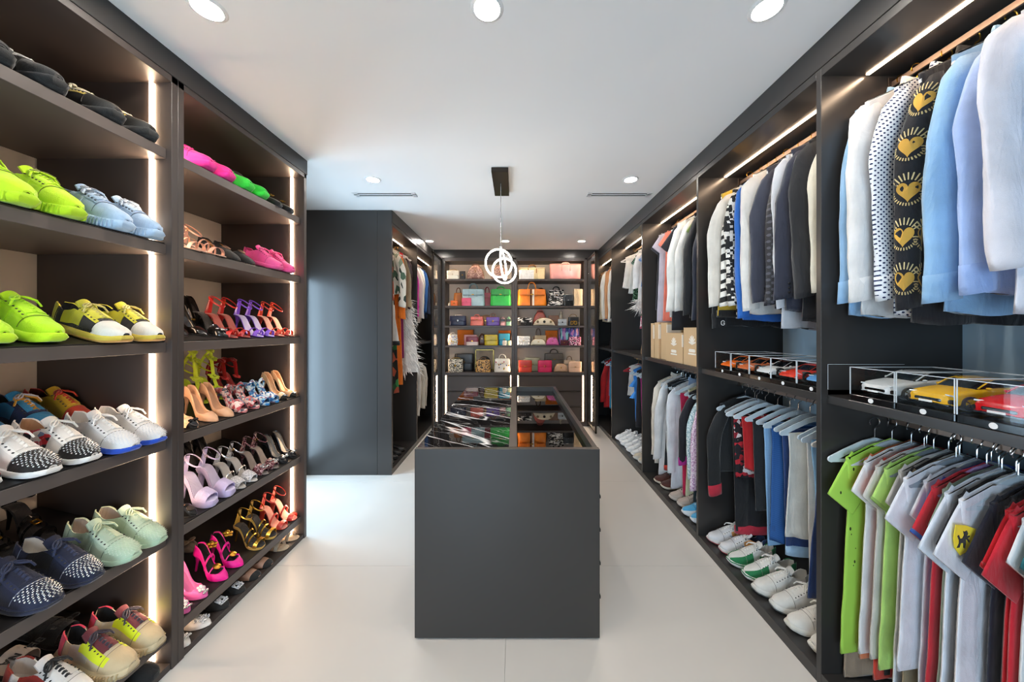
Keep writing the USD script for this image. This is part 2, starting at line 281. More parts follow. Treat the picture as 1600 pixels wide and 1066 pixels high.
# ---------------------------------------------------------------- shoe cabinets (their fronts at XL, toes to the aisle)
SHELF_B = [0.115, 0.55, 0.98, 1.41, 1.845, 2.27]      # shelf undersides
SHT = 0.045; TILT = math.radians(13)
def shoe_cabinet(y0, y1, label):
    t = thing('shoe_cabinet', label, 'cabinet', None, 'shoe cabinets')
    xb = XL - DEEP
    for a in (y0, y1 - .028): part(t, 'side_panel', box(xb, XL, a, a + .028, 0, 2.64), 'laminate_warm')
    part(t, 'back_panel', box(xb - .02, xb, y0, y1, 0, 2.635), 'greige')
    part(t, 'top_panel', box(xb, XL, y0, y1, 2.61, 2.64), 'laminate_warm')
    part(t, 'base_panel', box(xb, XL - .005, y0 + .028, y1 - .028, 0, .03), 'laminate_warm')
    for k, z in enumerate(SHELF_B):
        s = part(t, 'shelf', box(xb, XL - .025, y0 + .028, y1 - .028, z, z + SHT), 'laminate_shelf')
        if k not in (5,):                                   # a sloping display board on every shelf but the topmost
            a0, a1 = XL - .03, xb + .02; up = (a0 - a1) * math.tan(TILT)
            zt = z + SHT
            v = np.array([[a, b, c] for b in (y0 + .03, y1 - .03) for a, c in ((a0, zt - .002), (a0, zt + .006), (a1, zt + .006 + up), (a1, zt - .002))])
            part(s, 'sloping_board', loft(v.reshape(2, 4, 3)[::-1]), 'shelf_dark', False)
    for a in (y1 - .028 - .008, y0 + .028): part(t, 'led_strip', box(XL - .095, XL - .078, a, a + .007, .03, 2.608), 'led')
    return t
shoe_cabinet(.47, 1.534, 'open shoe cabinet of sneakers nearest the camera')
shoe_cabinet(1.5345, 2.479, 'open shoe cabinet of high heels beside the passage')
struct('trim_1', box(XL - DEEP, XL + .003, -.8, 2.485, 2.6405, CEIL), 'laminate', 'dark fascia above the shoe cabinets')
struct('wall_cabinet_side', box(XL - DEEP, XL, -.8, .468, 0, 2.64), 'laminate')

# ---------------------------------------------------------------- wardrobes (fronts at XR)
BAYS = [(.42, 1.436), (1.46, 2.40), (2.425, 3.45), (3.475, 4.55), (4.575, YB + .47)]
LOWSH = 1.20
def wardrobe(front, sgn, y0, y1, label, shelf=True, lp=True, lowrod=True, midshelf=False):
    """sgn +1: on the side of +x. Panels, shelf, rods, light."""
    t = thing('wardrobe', label, 'wardrobe', None, 'open wardrobes')
    xb = front + sgn * DEEP; X = lambda a: front + sgn * a
    B = lambda a, b, *r: box(min(X(a), X(b)), max(X(a), X(b)), *r)
    part(t, 'side_panel', B(0, DEEP, y1, y1 + .024, 0, 2.62), 'laminate')
    if lp: part(t, 'side_panel', B(0, DEEP, y0 - .024, y0 - .0005, 0, 2.62), 'laminate')
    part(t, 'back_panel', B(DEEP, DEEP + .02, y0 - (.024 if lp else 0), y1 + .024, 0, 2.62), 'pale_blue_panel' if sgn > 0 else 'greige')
    part(t, 'top_panel', B(0, DEEP, y0, y1, 2.585, 2.62), 'laminate')
    part(t, 'base_panel', B(0, DEEP, y0, y1, 0, .055), 'laminate')
    if shelf: part(t, 'shelf', B(.025, DEEP, y0, y1, LOWSH, LOWSH + .034), 'laminate')
    for z in ([2.545, 1.13] if lowrod else [2.545]):
        r = part(t, 'clothes_rail', B(.291, .301, y0 + .002, y1 - .002, z - .012, z + .012), 'rail_metal')
        for a in (y0 + .001, y1 - .007): part(r, 'bracket', B(.278, .314, a, a + .006, z - .02, z + .03), 'bronze')
    part(t, 'led_strip', B(.178, .192, y0 + .01, y1 - .01, 2.580, 2.588), 'led')
    if midshelf: part(t, 'shelf', B(.02, DEEP, y0, y1, 1.30, 1.33), 'laminate')
    return t
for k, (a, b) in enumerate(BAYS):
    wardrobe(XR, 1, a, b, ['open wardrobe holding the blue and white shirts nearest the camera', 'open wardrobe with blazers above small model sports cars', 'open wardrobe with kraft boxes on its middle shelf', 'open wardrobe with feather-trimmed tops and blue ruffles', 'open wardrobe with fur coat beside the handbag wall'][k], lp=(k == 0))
struct('trim_2', cat(box(XR - .004, XR + DEEP, .0, YB + .5, 2.62, CEIL)), 'laminate', 'dark fascia above the wardrobes')
struct('wall_wardrobe_side', box(XR, XR + DEEP, -.8, .395, 0, 2.62), 'laminate')
# ---------------------------------------------------------------- far closet behind the dark block
CB = [(YBLOCK + .03, 4.41), (4.434, YB + .47)]
for k, (a, b) in enumerate(CB): wardrobe(XC, -1, a, b, ['open far closet with orange dress and black boots', 'open far closet with pink dress and black hat'][k], shelf=False, lp=False, lowrod=bool(k), midshelf=bool(k))
struct('trim_3', box(XC - DEEP, XC + .004, YBLOCK + .005, YB + .5, 2.62, CEIL), 'laminate', 'dark fascia above the far closet')
struct('wall_block', cat(box(-2.33, -1.427, YBLOCK, YBLOCK + .03, 0, CEIL), box(-1.4255, XC, YBLOCK, YBLOCK + .03, 0, CEIL)), 'laminate', 'dark laminate end wall by the passage')

# ---------------------------------------------------------------- handbag wall
BSH = [.835, 1.255, 1.565, 1.875, 2.293]              # shelf tops
def display(x0, x1, label, hinge):
    t = thing('display_cabinet', label, 'cabinet', None, 'handbag display cabinets'); y0, y1 = YB, YB + .42
    for a in (x0, x1 - .03): part(t, 'side_panel', box(a, a + .03, y0, y1, 0, 2.62), 'laminate_warm')
    part(t, 'back_panel', box(x0, x1, y1, y1 + .02, 0, 2.62), 'greige')
    part(t, 'top_panel', box(x0, x1, y0, y1, 2.59, 2.62), 'laminate_warm')
    part(t, 'base_panel', box(x0 + .03, x1 - .03, y0, y1, 0, .07), 'laminate_warm')
    for k, z in enumerate(BSH): part(t, 'shelf', box(x0 + .03, x1 - .03, y0 + .020 if k else y0 + .01, y1, z - (.03 if k else .045), z), 'laminate_warm')
    for k in range(3):
        z = .075 + k * .238
        d = part(t, 'drawer', box(x0 + .075, x1 - .075, y0 + .012, y0 + .03, z, z + .228), 'laminate_warm')
        part(d, 'handle', box(x0 + .075, x1 - .075, y0 + .006, y0 + .013, z + .216, z + .228), 'bronze')
    part(t, 'drawer_surround', box(x0 + .035, x1 - .035, y0 + .035, y0 + .045, .07, .79), 'shelf_dark')
    for a in (x0 + .048, x1 - .06): part(t, 'led_strip', box(a, a + .012, y0 + .014, y0 + .022, .075, .788), 'led')
    for a in (x0 + .03, x1 - .045): part(t, 'lip', box(a, a + .015, y0, y0 + .012, .07, 2.59), 'laminate_warm')
    part(t, 'lip', box(x0 + .03, x1 - .03, y0, y0 + .012, 2.57, 2.59), 'laminate_warm')
    for a in (x0 + .031, x1 - .038):                      # light strips hidden behind the front lips
        for z0_, z1_ in zip([.84] + [z + .002 for z in BSH[1:]], [z - .032 for z in BSH[1:]] + [2.588]): part(t, 'led_strip', box(a, a + .007, y0 + .0125, y0 + .0195, z0_, z1_), 'led')
    part(t, 'led_strip', box(x0 + .05, x1 - .05, y0 + .0125, y0 + .0195, 2.58, 2.588), 'led')
    dr = []                                               # its glass door stands open at right angles
    xx = hinge; ya, yb = 4.72, YB - .005
    f = part(t, 'door', cat(box(xx - .012, xx + .012, ya, ya + .03, .055, 2.60), box(xx - .012, xx + .012, yb - .03, yb, .055, 2.60), box(xx - .012, xx + .012, ya, yb, .055, .085), box(xx - .012, xx + .012, ya, yb, 2.57, 2.60)), 'bronze')
    part(f, 'pane', box(xx - .003, xx + .003, ya + .03, yb - .03, .085, 2.57), 'glass')
    return t
display(-1.135, -.012, 'handbag cabinet with the green and pale blue bags', -1.15)
display(-.010, 1.113, 'handbag cabinet with the orange and pink bags', 1.125)
struct('trim_4', box(XC, XR, YB, YB + .42, 2.62, CEIL), 'laminate', 'dark fascia above the handbag wall')
struct('trim_5', cat(box(XC, -1.1355, YB, YB + .42, 0, 2.62), box(1.1135, XR, YB, YB + .42, 0, 2.62)), 'laminate', 'dark filler panels beside the handbag wall')

# ---------------------------------------------------------------- island
t = thing('island_cabinet', 'dark island cabinet with black marble and smoked glass top', 'cabinet')
ix0, ix1, iy0, iy1, iz = -.49, .412, 1.652, 3.45, .929
part(t, 'front_panel', box(ix0, ix1, iy0, iy0 + .03, .008, iz), 'laminate')
part(t, 'back_panel', box(ix0, ix1, iy1 - .03, iy1, 0, iz), 'laminate')
part(t, 'side_panel', box(ix0 + .002, ix0 + .028, iy0 + .03, iy1 - .03, 0, iz - .031), 'laminate')
part(t, 'divider', box(-.032, .01, iy0 + .03, iy1 - .03, .5, iz), 'laminate_warm')
part(t, 'marble_top', box(ix0 + .002, -.032, iy0 + .03, iy1 - .03, iz - .03, iz - .003), 'marble')
part(t, 'tray_bottom', box(.01, ix1 - .04, iy0 + .03, iy1 - .03, .80, .81), 'shelf_dark')
part(t, 'glass_top', box(.01, ix1 - .03, iy0 + .03, iy1 - .03, iz - .052, iz - .044), 'smoked_glass')
for a in (2.05, 2.5, 2.95): part(t, 'tray_divider', box(.01, ix1 - .04, a, a + .008, .81, iz - .056), 'laminate_warm')
part(t, 'side_rail', box(ix1 - .03, ix1 - .004, iy0 + .03, iy1 - .03, .80, iz), 'laminate')
for c in range(2):
    a, b = iy0 + .032 + c * .87, iy0 + .032 + c * .87 + .865
    for k in range(5):
        z = .02 + k * .168
        d = part(t, 'drawer', box(ix1 - .024, ix1 - .004, a, b, z, z + .160), 'laminate')
        if k < 4: part(d, 'handle', cat(box(ix1 - .006, ix1 + .018, a + .02, b - .02, z + .148, z + .153), box(ix1 + .012, ix1 + .018, a + .02, b - .02, z + .138, z + .153)), 'black')
part(t, 'base_panel', box(ix0 + .03, ix1 - .03, iy0 + .03, iy1 - .03, 0, .02), 'laminate')

# ---------------------------------------------------------------- pendant of three glowing hoops
px, py = -.118, 2.80
t = thing('pendant_lamp', 'pendant lamp of interlocking glowing hoops on a thin cable', 'lamp', M4((px, py, CEIL)))
part(t, 'canopy', box(-.064, .064, -.22, .25, -.036, 0), 'bronze')
for a in (-.02, .12): part(t, 'screw', mv(lathe([(.006, -.039), (.006, -.036)], 10), 0, a), 'black')
part(t, 'cable', tube([(0, -.02, -.036), (0, -.02, -.3), (0, -.02, -.56)], .0028, 6), 'steel')
part(t, 'clasp', box(-.012, .012, -.032, -.008, -.585, -.555), 'steel')
def hoop(c, r, rx, rz, w=.0085):
    a = np.linspace(0, 2 * PI, 49)[:-1]; m = tube(np.stack([r * np.cos(a), 0 * a, r * np.sin(a)], 1), w, 8, closed=True)
    return mv(tr(m, M4((0, 0, 0), rz, 0, rx)), *c)
part(t, 'hoop', hoop((-.015, -.03, -.695), .112, .12, .35), 'ring_led')
part(t, 'hoop', hoop((.02, .01, -.705), .118, -.1, 1.42), 'ring_led')
part(t, 'hoop', hoop((.027, 0, -.752), .100, .25, -.25), 'ring_led')

# ================================================================ shoes: toe at x = 0 pointing +x, heel at x = -L, ground z = 0, y across
NS, NR = 24, 21
OPEN = np.array([(1, 0), (1.05, .22), (1.05, .45), (1.0, .7), (.95, .9), (.88, 1.0), (.8, .98), (.74, .85), (.7, .5), (.6, .22), (0, .2)])
OPEN = np.vstack([OPEN * (-1, 1), (OPEN * (1, 1))[-2::-1]])
def shell(L, w, zb, h, wall, op, nose=0.0, asym=0.0):
    """rings (NS, NR, 3) over a foot: w half width, zb base, h dome height, wall side height where open (op 1)"""
    s = np.linspace(0.0, 1.0, NS) ** 1.0; s = .5 - .5 * np.cos(PI * s) * (0.35) - .5 * (1 - 2 * s) * .65
    a = PI * (1 - np.arange(NR) / (NR - 1)); c, n = np.cos(a), np.sin(a)
    dome = np.stack([np.sign(c) * abs(c) ** .75, n ** .8], 1)
    R = np.zeros((NS, NR, 3))
    for i, u in enumerate(s):
        o = op(u); hh = lerp(h(u), wall(u), o); p = dome * (1 - o) + OPEN * o
        R[i, :, 0] = (u - 1) * L; R[i, :, 1] = w(u) * p[:, 0] + asym * L * .05 * math.sin(PI * u) ** 2; R[i, :, 2] = zb(u) + hh * p[:, 1]
    return s, R
def grid_faces(n, m, keep):
    f = []
    for i in range(n - 1):
        for j in range(m - 1):
            if keep(i, j): f.append((i * m + j, (i + 1) * m + j, (i + 1) * m + j + 1, i * m + j + 1))
    return quads(f)
def compact(v, f):
    u, inv = np.unique(f, return_inverse=True); return v[u], inv.reshape(-1, 3)
def region(R, keep, off=0.0):
    """the faces of a shell for which keep(i, j), pushed out by off, with a folded rim"""
    n, m = R.shape[:2]; v = R.reshape(-1, 3)
    f = grid_faces(n, m, keep)
    if off:
        N = np.zeros_like(v); g = grid_faces(n, m, lambda i, j: True); fn = np.cross(v[g[:, 1]] - v[g[:, 0]], v[g[:, 2]] - v[g[:, 0]])
        for k in range(3): np.add.at(N, g[:, k], fn)
        N /= np.linalg.norm(N, axis=1, keepdims=True) + 1e-12
        out = v + N * off
        e = {}
        for t in f:
            for k in range(3): a, b = t[k], t[(k + 1) % 3]; e[(a, b)] = e.get((a, b), 0) + 1
        rim = [(a, b) for a, b in e if (b, a) not in e]
        q = [(a, a + len(v), b + len(v), b) for a, b in rim]
        return compact(np.vstack([out, v]), np.vstack([f, quads(q)]))
    return compact(v, f)
def cap_end(R, i):
    n, m = R.shape[:2]; v = R[i]; c = v.mean(0); k = np.arange(m - 1)
    f = np.stack([k, k + 1, np.full(m - 1, m)], 1); return np.vstack([v, c]), f
def solepart(L, w, lo, hi, grow=((0, .0), (.25, .004), (.8, .004), (1, .001)), asym=0.0, n=22):
    s = .5 - .5 * np.cos(PI * np.linspace(0.0, 1.0, n)); W = np.array([w(u) for u in s]); yo = asym * L * .05 * np.sin(PI * s) ** 2
    x = (s - 1) * L; R = []
    for t, g in grow:
        z = np.array([lerp(lo(u), hi(u), t) for u in s])
        xx = x + np.where(s > .97, g, 0) - np.where(s < .03, g, 0)
        R.append(np.concatenate([np.stack([xx, yo - W - g, z], 1), np.stack([xx, yo + W + g, z], 1)[::-1]]))
    R = np.array(R); k = R.shape[1]; v, f = loft(R, True, False)
    top = []
    for base, flip in ((0, True), ((len(R) - 1) * k, False)):
        for i in range(n - 1):
            q = (base + i, base + i + 1, base + k - 2 - i, base + k - 1 - i); top.append(q[::-1] if flip else q)
    return v, np.vstack([f, quads(top)[:, ::-1]])
W_SNEAK = lambda k=1.0: (lambda u: k * interp(u, [(0, .012), (.02, .021), (.06, .029), (.14, .035), (.3, .0335), (.45, .038), (.62, .047), (.74, .050), (.85, .046), (.93, .036), (.975, .024), (1, .012)]))
def lace_rows(zt, w, L, asym, s0=.43, s1=.66, rows=6, r=.0027, bow=True):
    ms = []; top = lambda u, y: np.array([(u - 1) * L, y + asym * L * .05 * math.sin(PI * u) ** 2, zt(u) - .25 * abs(y) ** 1.5 * 18 * (y / .03) ** 0 + .003])
    us = np.linspace(s0, s1, rows)
    for k, u in enumerate(us):
        y = w(u) * .56
        for d in (-1, 1):
            u2 = u + (.022 if d > 0 else -.004)
            ms.append(tube([top(u, -y * d * .98), top((u + u2) / 2, 0) + (0, 0, .003), top(u2, y * d * .98)], r, 5))
    if bow:
        c = top(s0 - .005, 0) + (0, 0, .006)
        for d in (-1, 1):
            a = np.linspace(0, 2 * PI, 11); l = .024
            ms.append(tube(np.stack([c[0] + .012 * np.sin(a) + .012 * (1 - np.cos(a)), c[1] + d * l * (1 - np.cos(a)) * .62, c[2] + .007 * np.sin(a * .5) - .007 * (1 - np.cos(a))], 1), r, 5))
            ms.append(tube(spline([c, c + (.014, d * .016, .001), c + (.026, d * .03, -.010), c + (.034, d * .038, -.026)], 7), r, 5))
        ms.append(ball(.006, c, k=6))
    return cat(ms)
def studs_on(R, i0, i1, j0, j1, r=.0039, h=.0085, step=.0098, n=5, seed=1):
    ms = []; cnt = 0
    for i in range(i0, i1):
        for fi in (0, .5) if True else (0,):
            ii = i + fi; a = int(ii); t = ii - a; row = R[a] * (1 - t) + R[min(a + 1, len(R) - 1)] * t
            seg = np.linalg.norm(np.diff(row[j0:j1 + 1], axis=0), axis=1); cum = np.concatenate([[0], np.cumsum(seg)])
            m = max(2, int(cum[-1] / step)); off = (cnt % 2) * .5; cnt += 1
            ce = R[a].mean(0) - (.03, 0, .01)
            for q in (np.arange(m) + off + .25) / m * cum[-1]:
                if q >= cum[-1]: continue
                k = np.searchsorted(cum, q) - 1; k = max(0, min(k, j1 - j0 - 1)); p = lerp(row[j0 + k], row[j0 + k + 1], (q - cum[k]) / max(seg[k], 1e-9))
                d = p - ce; d[2] += .004; d /= np.linalg.norm(d); e = np.cross(d, (0, 1, 0)); e /= np.linalg.norm(e) + 1e-9; g = np.cross(d, e); w = np.arange(n) * 2 * PI / n
                b = p + r * (np.cos(w)[:, None] * e + np.sin(w)[:, None] * g) - d * .001
                kk = np.arange(n); ms.append((np.vstack([b, p + d * h]), np.stack([kk, (kk + 1) % n, np.full(n, n)], 1)))
    return cat(ms)
def sneaker(label, c, L=.285, m=None, group=None, high=0.0, chunk=0.0, studs=None, mark=None, kw=1.0, name='sneaker', cat_='sneaker', swoosh=None, tread=False, laceless=False, toeh=1.2, mudj=4):
    """c: dict of cloths: upper, sole, toe, heel, eye, lace, tongue, lining, side"""
    t = thing(name, label, cat_, m, group); asym = .5
    w = W_SNEAK(kw * .92); st = .026 + chunk
    zl = lambda u: .0 + .012 * max(0, (u - .8) / .2) ** 2 + .004 * max(0, (.1 - u) / .1) ** 2
    zh = lambda u: zl(u) + interp(u, [(0, st + .006), (.3, st + .002), (.7, st), (1, st * .85)])
    zb = lambda u: zh(u) - .004
    h = lambda u: smooth(u, [(0, .056), (.1, .07), (.3, .074), (.4, .090), (.5, .082), (.62, .060 * (1 + toeh) / 2), (.75, .040 * toeh), (.88, .032 * toeh), (.96, .022 * toeh), (1, .012)])
    wall = lambda u: smooth(u, [(0, .070 + high), (.08, .075 + high), (.2, .054 + high), (.34, .066 + high), (.42, .085), (.5, .08)])
    op = lambda u: float(np.clip((.43 - u) / .07, 0, 1))
    s, R = shell(L, w, zb, h, wall, op, asym=asym)
    S = lambda u: int(np.searchsorted(s, u))
    i_eye0, i_eye1, i_toe, i_heel = S(.40), S(.67), S(.70), S(.13)
    inner = lambda i, j: i < S(.41) and 6 <= j <= 13
    tongue = lambda i, j: i_eye0 - 1 <= i < i_eye1 and 7 <= j <= 12
    g = c.get
    up = part(t, 'upper', cat(region(R, lambda i, j: not inner(i, j)), cap_end(R, 0), cap_end(R[::-1], 0)), c['upper'])
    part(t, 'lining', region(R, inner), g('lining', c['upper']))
    sole = part(t, 'sole', solepart(L, w, zl, zh, ((0, -.004), (.12, .002 + chunk * .2), (.55, .006 + chunk * .25), (.9, .004), (1, .0)), asym), c['sole'])
    if g('band'): part(sole, 'sole_band', solepart(L, w, lambda u: lerp(zl(u), zh(u), .68), lambda u: lerp(zl(u), zh(u), .86), ((0, .0065 + chunk * .25), (1, .0062 + chunk * .2)), asym), c['band'])
    if g('outsole'): part(sole, 'outsole', solepart(L, w, lambda u: zl(u) - .001, lambda u: zl(u) + .008, ((0, -.003), (.3, .0035 + chunk * .2), (1, .0066 + chunk * .25)), asym), c['outsole'])
    if tread:
        ms = []
        for k in range(26):
            u = .05 + .9 * k / 25
            for d in (-1, 1):
                y = d * (w(u) + .005 + chunk * .25) + asym * L * .05 * math.sin(PI * u) ** 2; x = (u - 1) * L
                ms.append(box(x - .0026, x + .0026, y - .004, y + .004, zl(u) + .002, zh(u) - .006, .001))
        part(sole, 'tread', cat(ms), g('outsole', c['sole']), kind='stuff')
    if g('toe'): part(t, 'toe_cap', region(R, lambda i, j: i >= i_toe, .0016), c['toe'])
    if g('mud'): part(t, 'mudguard', region(R, lambda i, j: i >= S(.56) and (j < mudj or j >= NR - 1 - mudj), .0022), c['mud'])
    if g('heel'): part(t, 'heel_counter', region(R, lambda i, j: i < i_heel and not (6 <= j <= 13), .0018), c['heel'])
    if g('eye'):
        for jj in (((3, 7), (13, 17)) if g('eyew') else ((5, 7), (13, 15))): part(t, 'eyestay', region(R, lambda i, j: i_eye0 - (1 if g('eyew') else 0) <= i < S(.74 if g('eyew') else .70) and jj[0] <= j < jj[1], .002), c['eye'])
    if g('side'):
        for jj in ((1, 5), (NR - 6, NR - 2)): part(t, 'side_panel', region(R, lambda i, j: S(.2) <= i < S(.52) and jj[0] <= j < jj[1], .0017), c['side'])
    part(t, 'tongue', region(R, lambda i, j: tongue(i, j), .003), g('tongue', c['upper']))
    dk = g('seam') or (''.join('%02x' % int(int(c['upper'][k_:k_ + 2], 16) * .62) for k_ in (0, 2, 4)) if len(c['upper']) == 6 and all(q_ in '0123456789abcdef' for q_ in c['upper']) else '3a3836')
    out = lambda i, j: R[i, j] + (lambda d: d / (np.linalg.norm(d) + 1e-9) * .0022)(R[i, j] - R[i].mean(0) * (1, 1, 0) - (0, 0, zb(s[i]) + .01))
    seams = [[out(i_toe, j) for j in range(2, NR - 2)], [out(S(.69), j) for j in range(1, 7)][::-1], [out(S(.69), j) for j in range(NR - 7, NR - 1)], [out(max(1, i_heel), j) for j in range(1, 6)], [out(max(1, i_heel), j) for j in range(NR - 6, NR - 1)]]
    part(t, 'seams', cat([tube(q_, .0013, 4) for q_ in seams]), dk, kind='stuff')
    if not laceless: part(t, 'eyelets', cat([ball(.0034, out(i, j) + (0, 0, .001), (1, 1, .6), 6) for i in range(i_eye0, i_eye1 + 1) for j in (6, 14)]), '2c2a2a', kind='stuff')
    zt = lambda u: zb(u) + h(u)
    tw = np.linspace(-1, 1, 7); T = []
    for k, (u, dz) in enumerate(((.47, .0), (.42, .010), (.375, .024), (.335, .038))):
        T.append(np.stack([np.full(7, (u - 1) * L), asym * L * .05 * math.sin(PI * u) ** 2 + tw * .022, zb(.42) + .080 + dz * .8 - .012 * tw ** 2], 1))
    T = np.array(T); Tb = T - (.004, 0, .003)
    tv = np.concatenate([T, Tb[:, ::-1]], 1); part(t, 'tongue_tip', loft(tv), g('tongue', c['upper']))
    if not laceless: part(t, 'laces', lace_rows(zt, w, L, asym, r=g('lace_r', .0031)), g('lace', 'e8e8e6'))
    if g('lace2'): part(t, 'laces', mv(lace_rows(lambda u: zt(u) + .002, w, L, asym, s0=.46, s1=.62, rows=3, bow=True), -.012, .004, .004), c['lace2'])
    if studs: part(t, 'studs', studs_on(R, i_toe + 0, NS - 1, 3, NR - 4), studs, 0, kind='stuff')
    if mark:
        v = tr(text(mark[0], mark[2]), M4((0, 0, 0), 0, 0, PI / 2))
        u = mark[3] if len(mark) > 3 else .56
        for d in (1, -1):
            vv = tr(v, M4((0, 0, 0), PI if d < 0 else 0)); y = -d * (w(u) * (1.06 if u < .5 else 1.0) + .003) + asym * L * .05 * math.sin(PI * u) ** 2
            part(t, 'lettering', mv(vv, (u - 1) * L, y, zh(u) + .004), mark[1], False)
    if swoosh:
        for d in (1, -1):
            pts = [((u - 1) * L, d * (w(u) * 1.035 + .001) + asym * L * .05 * math.sin(PI * u) ** 2, zb(u) + z) for u, z in ((.16, .042), (.26, .024), (.36, .02), (.48, .03), (.6, .044))]
            part(t, 'side_stripe', tube(spline(pts, 12), np.interp(np.linspace(0, 1, 12), [0, .35, 1], [.002, .0065, .0015]), 6, sq=(.4, 1)), swoosh)
    return t

# ---- heeled and flat women's shoes
def arch(Hh, pf=0.0, ball=.68):
    return lambda u: pf + (Hh - pf) * (1 if u < .16 else 0 if u > ball else .5 + .5 * math.cos(PI * (u - .16) / (ball - .16))) * 1.0
W_HEEL = lambda u: interp(u, [(0, .010), (.03, .018), (.1, .0245), (.25, .0235), (.42, .025), (.6, .034), (.72, .0375), (.84, .032), (.93, .021), (.98, .010), (1, .004)])
W_ROUND = lambda u: interp(u, [(0, .010), (.03, .018), (.1, .0255), (.25, .0245), (.42, .026), (.6, .036), (.74, .040), (.86, .037), (.94, .028), (.98, .018), (1, .010)])
def ribbon(a, b, th=.0018):
    """a strap between two edge polylines"""
    a, b = np.asarray(a, float), np.asarray(b, float); n = np.cross(np.gradient(a, axis=0), b - a); n /= np.linalg.norm(n, axis=1, keepdims=True) + 1e-12
    return loft(np.stack([a, b, b + n * th, a + n * th], 1))
def strap(L, w, zf, u0, u1, h, lift=.0, n=11, round_=.85):
    th = np.linspace(PI, 0, n); c, s = np.cos(th), np.sin(th)
    e = [np.stack([np.full(n, (u - 1) * L), w(u) * 1.03 * np.sign(c) * abs(c) ** round_, zf(u) + h * s ** .8 + lift * 0 - .002 * (1 - s)], 1) for u in (u0, u1)]
    return ribbon(e[1], e[0])
def flower(r, n=5):
    ms = [ball(r * .34, (0, 0, r * .2), (1, 1, .6), 6)]
    for k in range(n):
        a = 2 * PI * k / n; ms.append(ball(r * .42, (r * .58 * math.cos(a), r * .58 * math.sin(a), 0), (1, 1, .35), 6))
    return cat(ms)
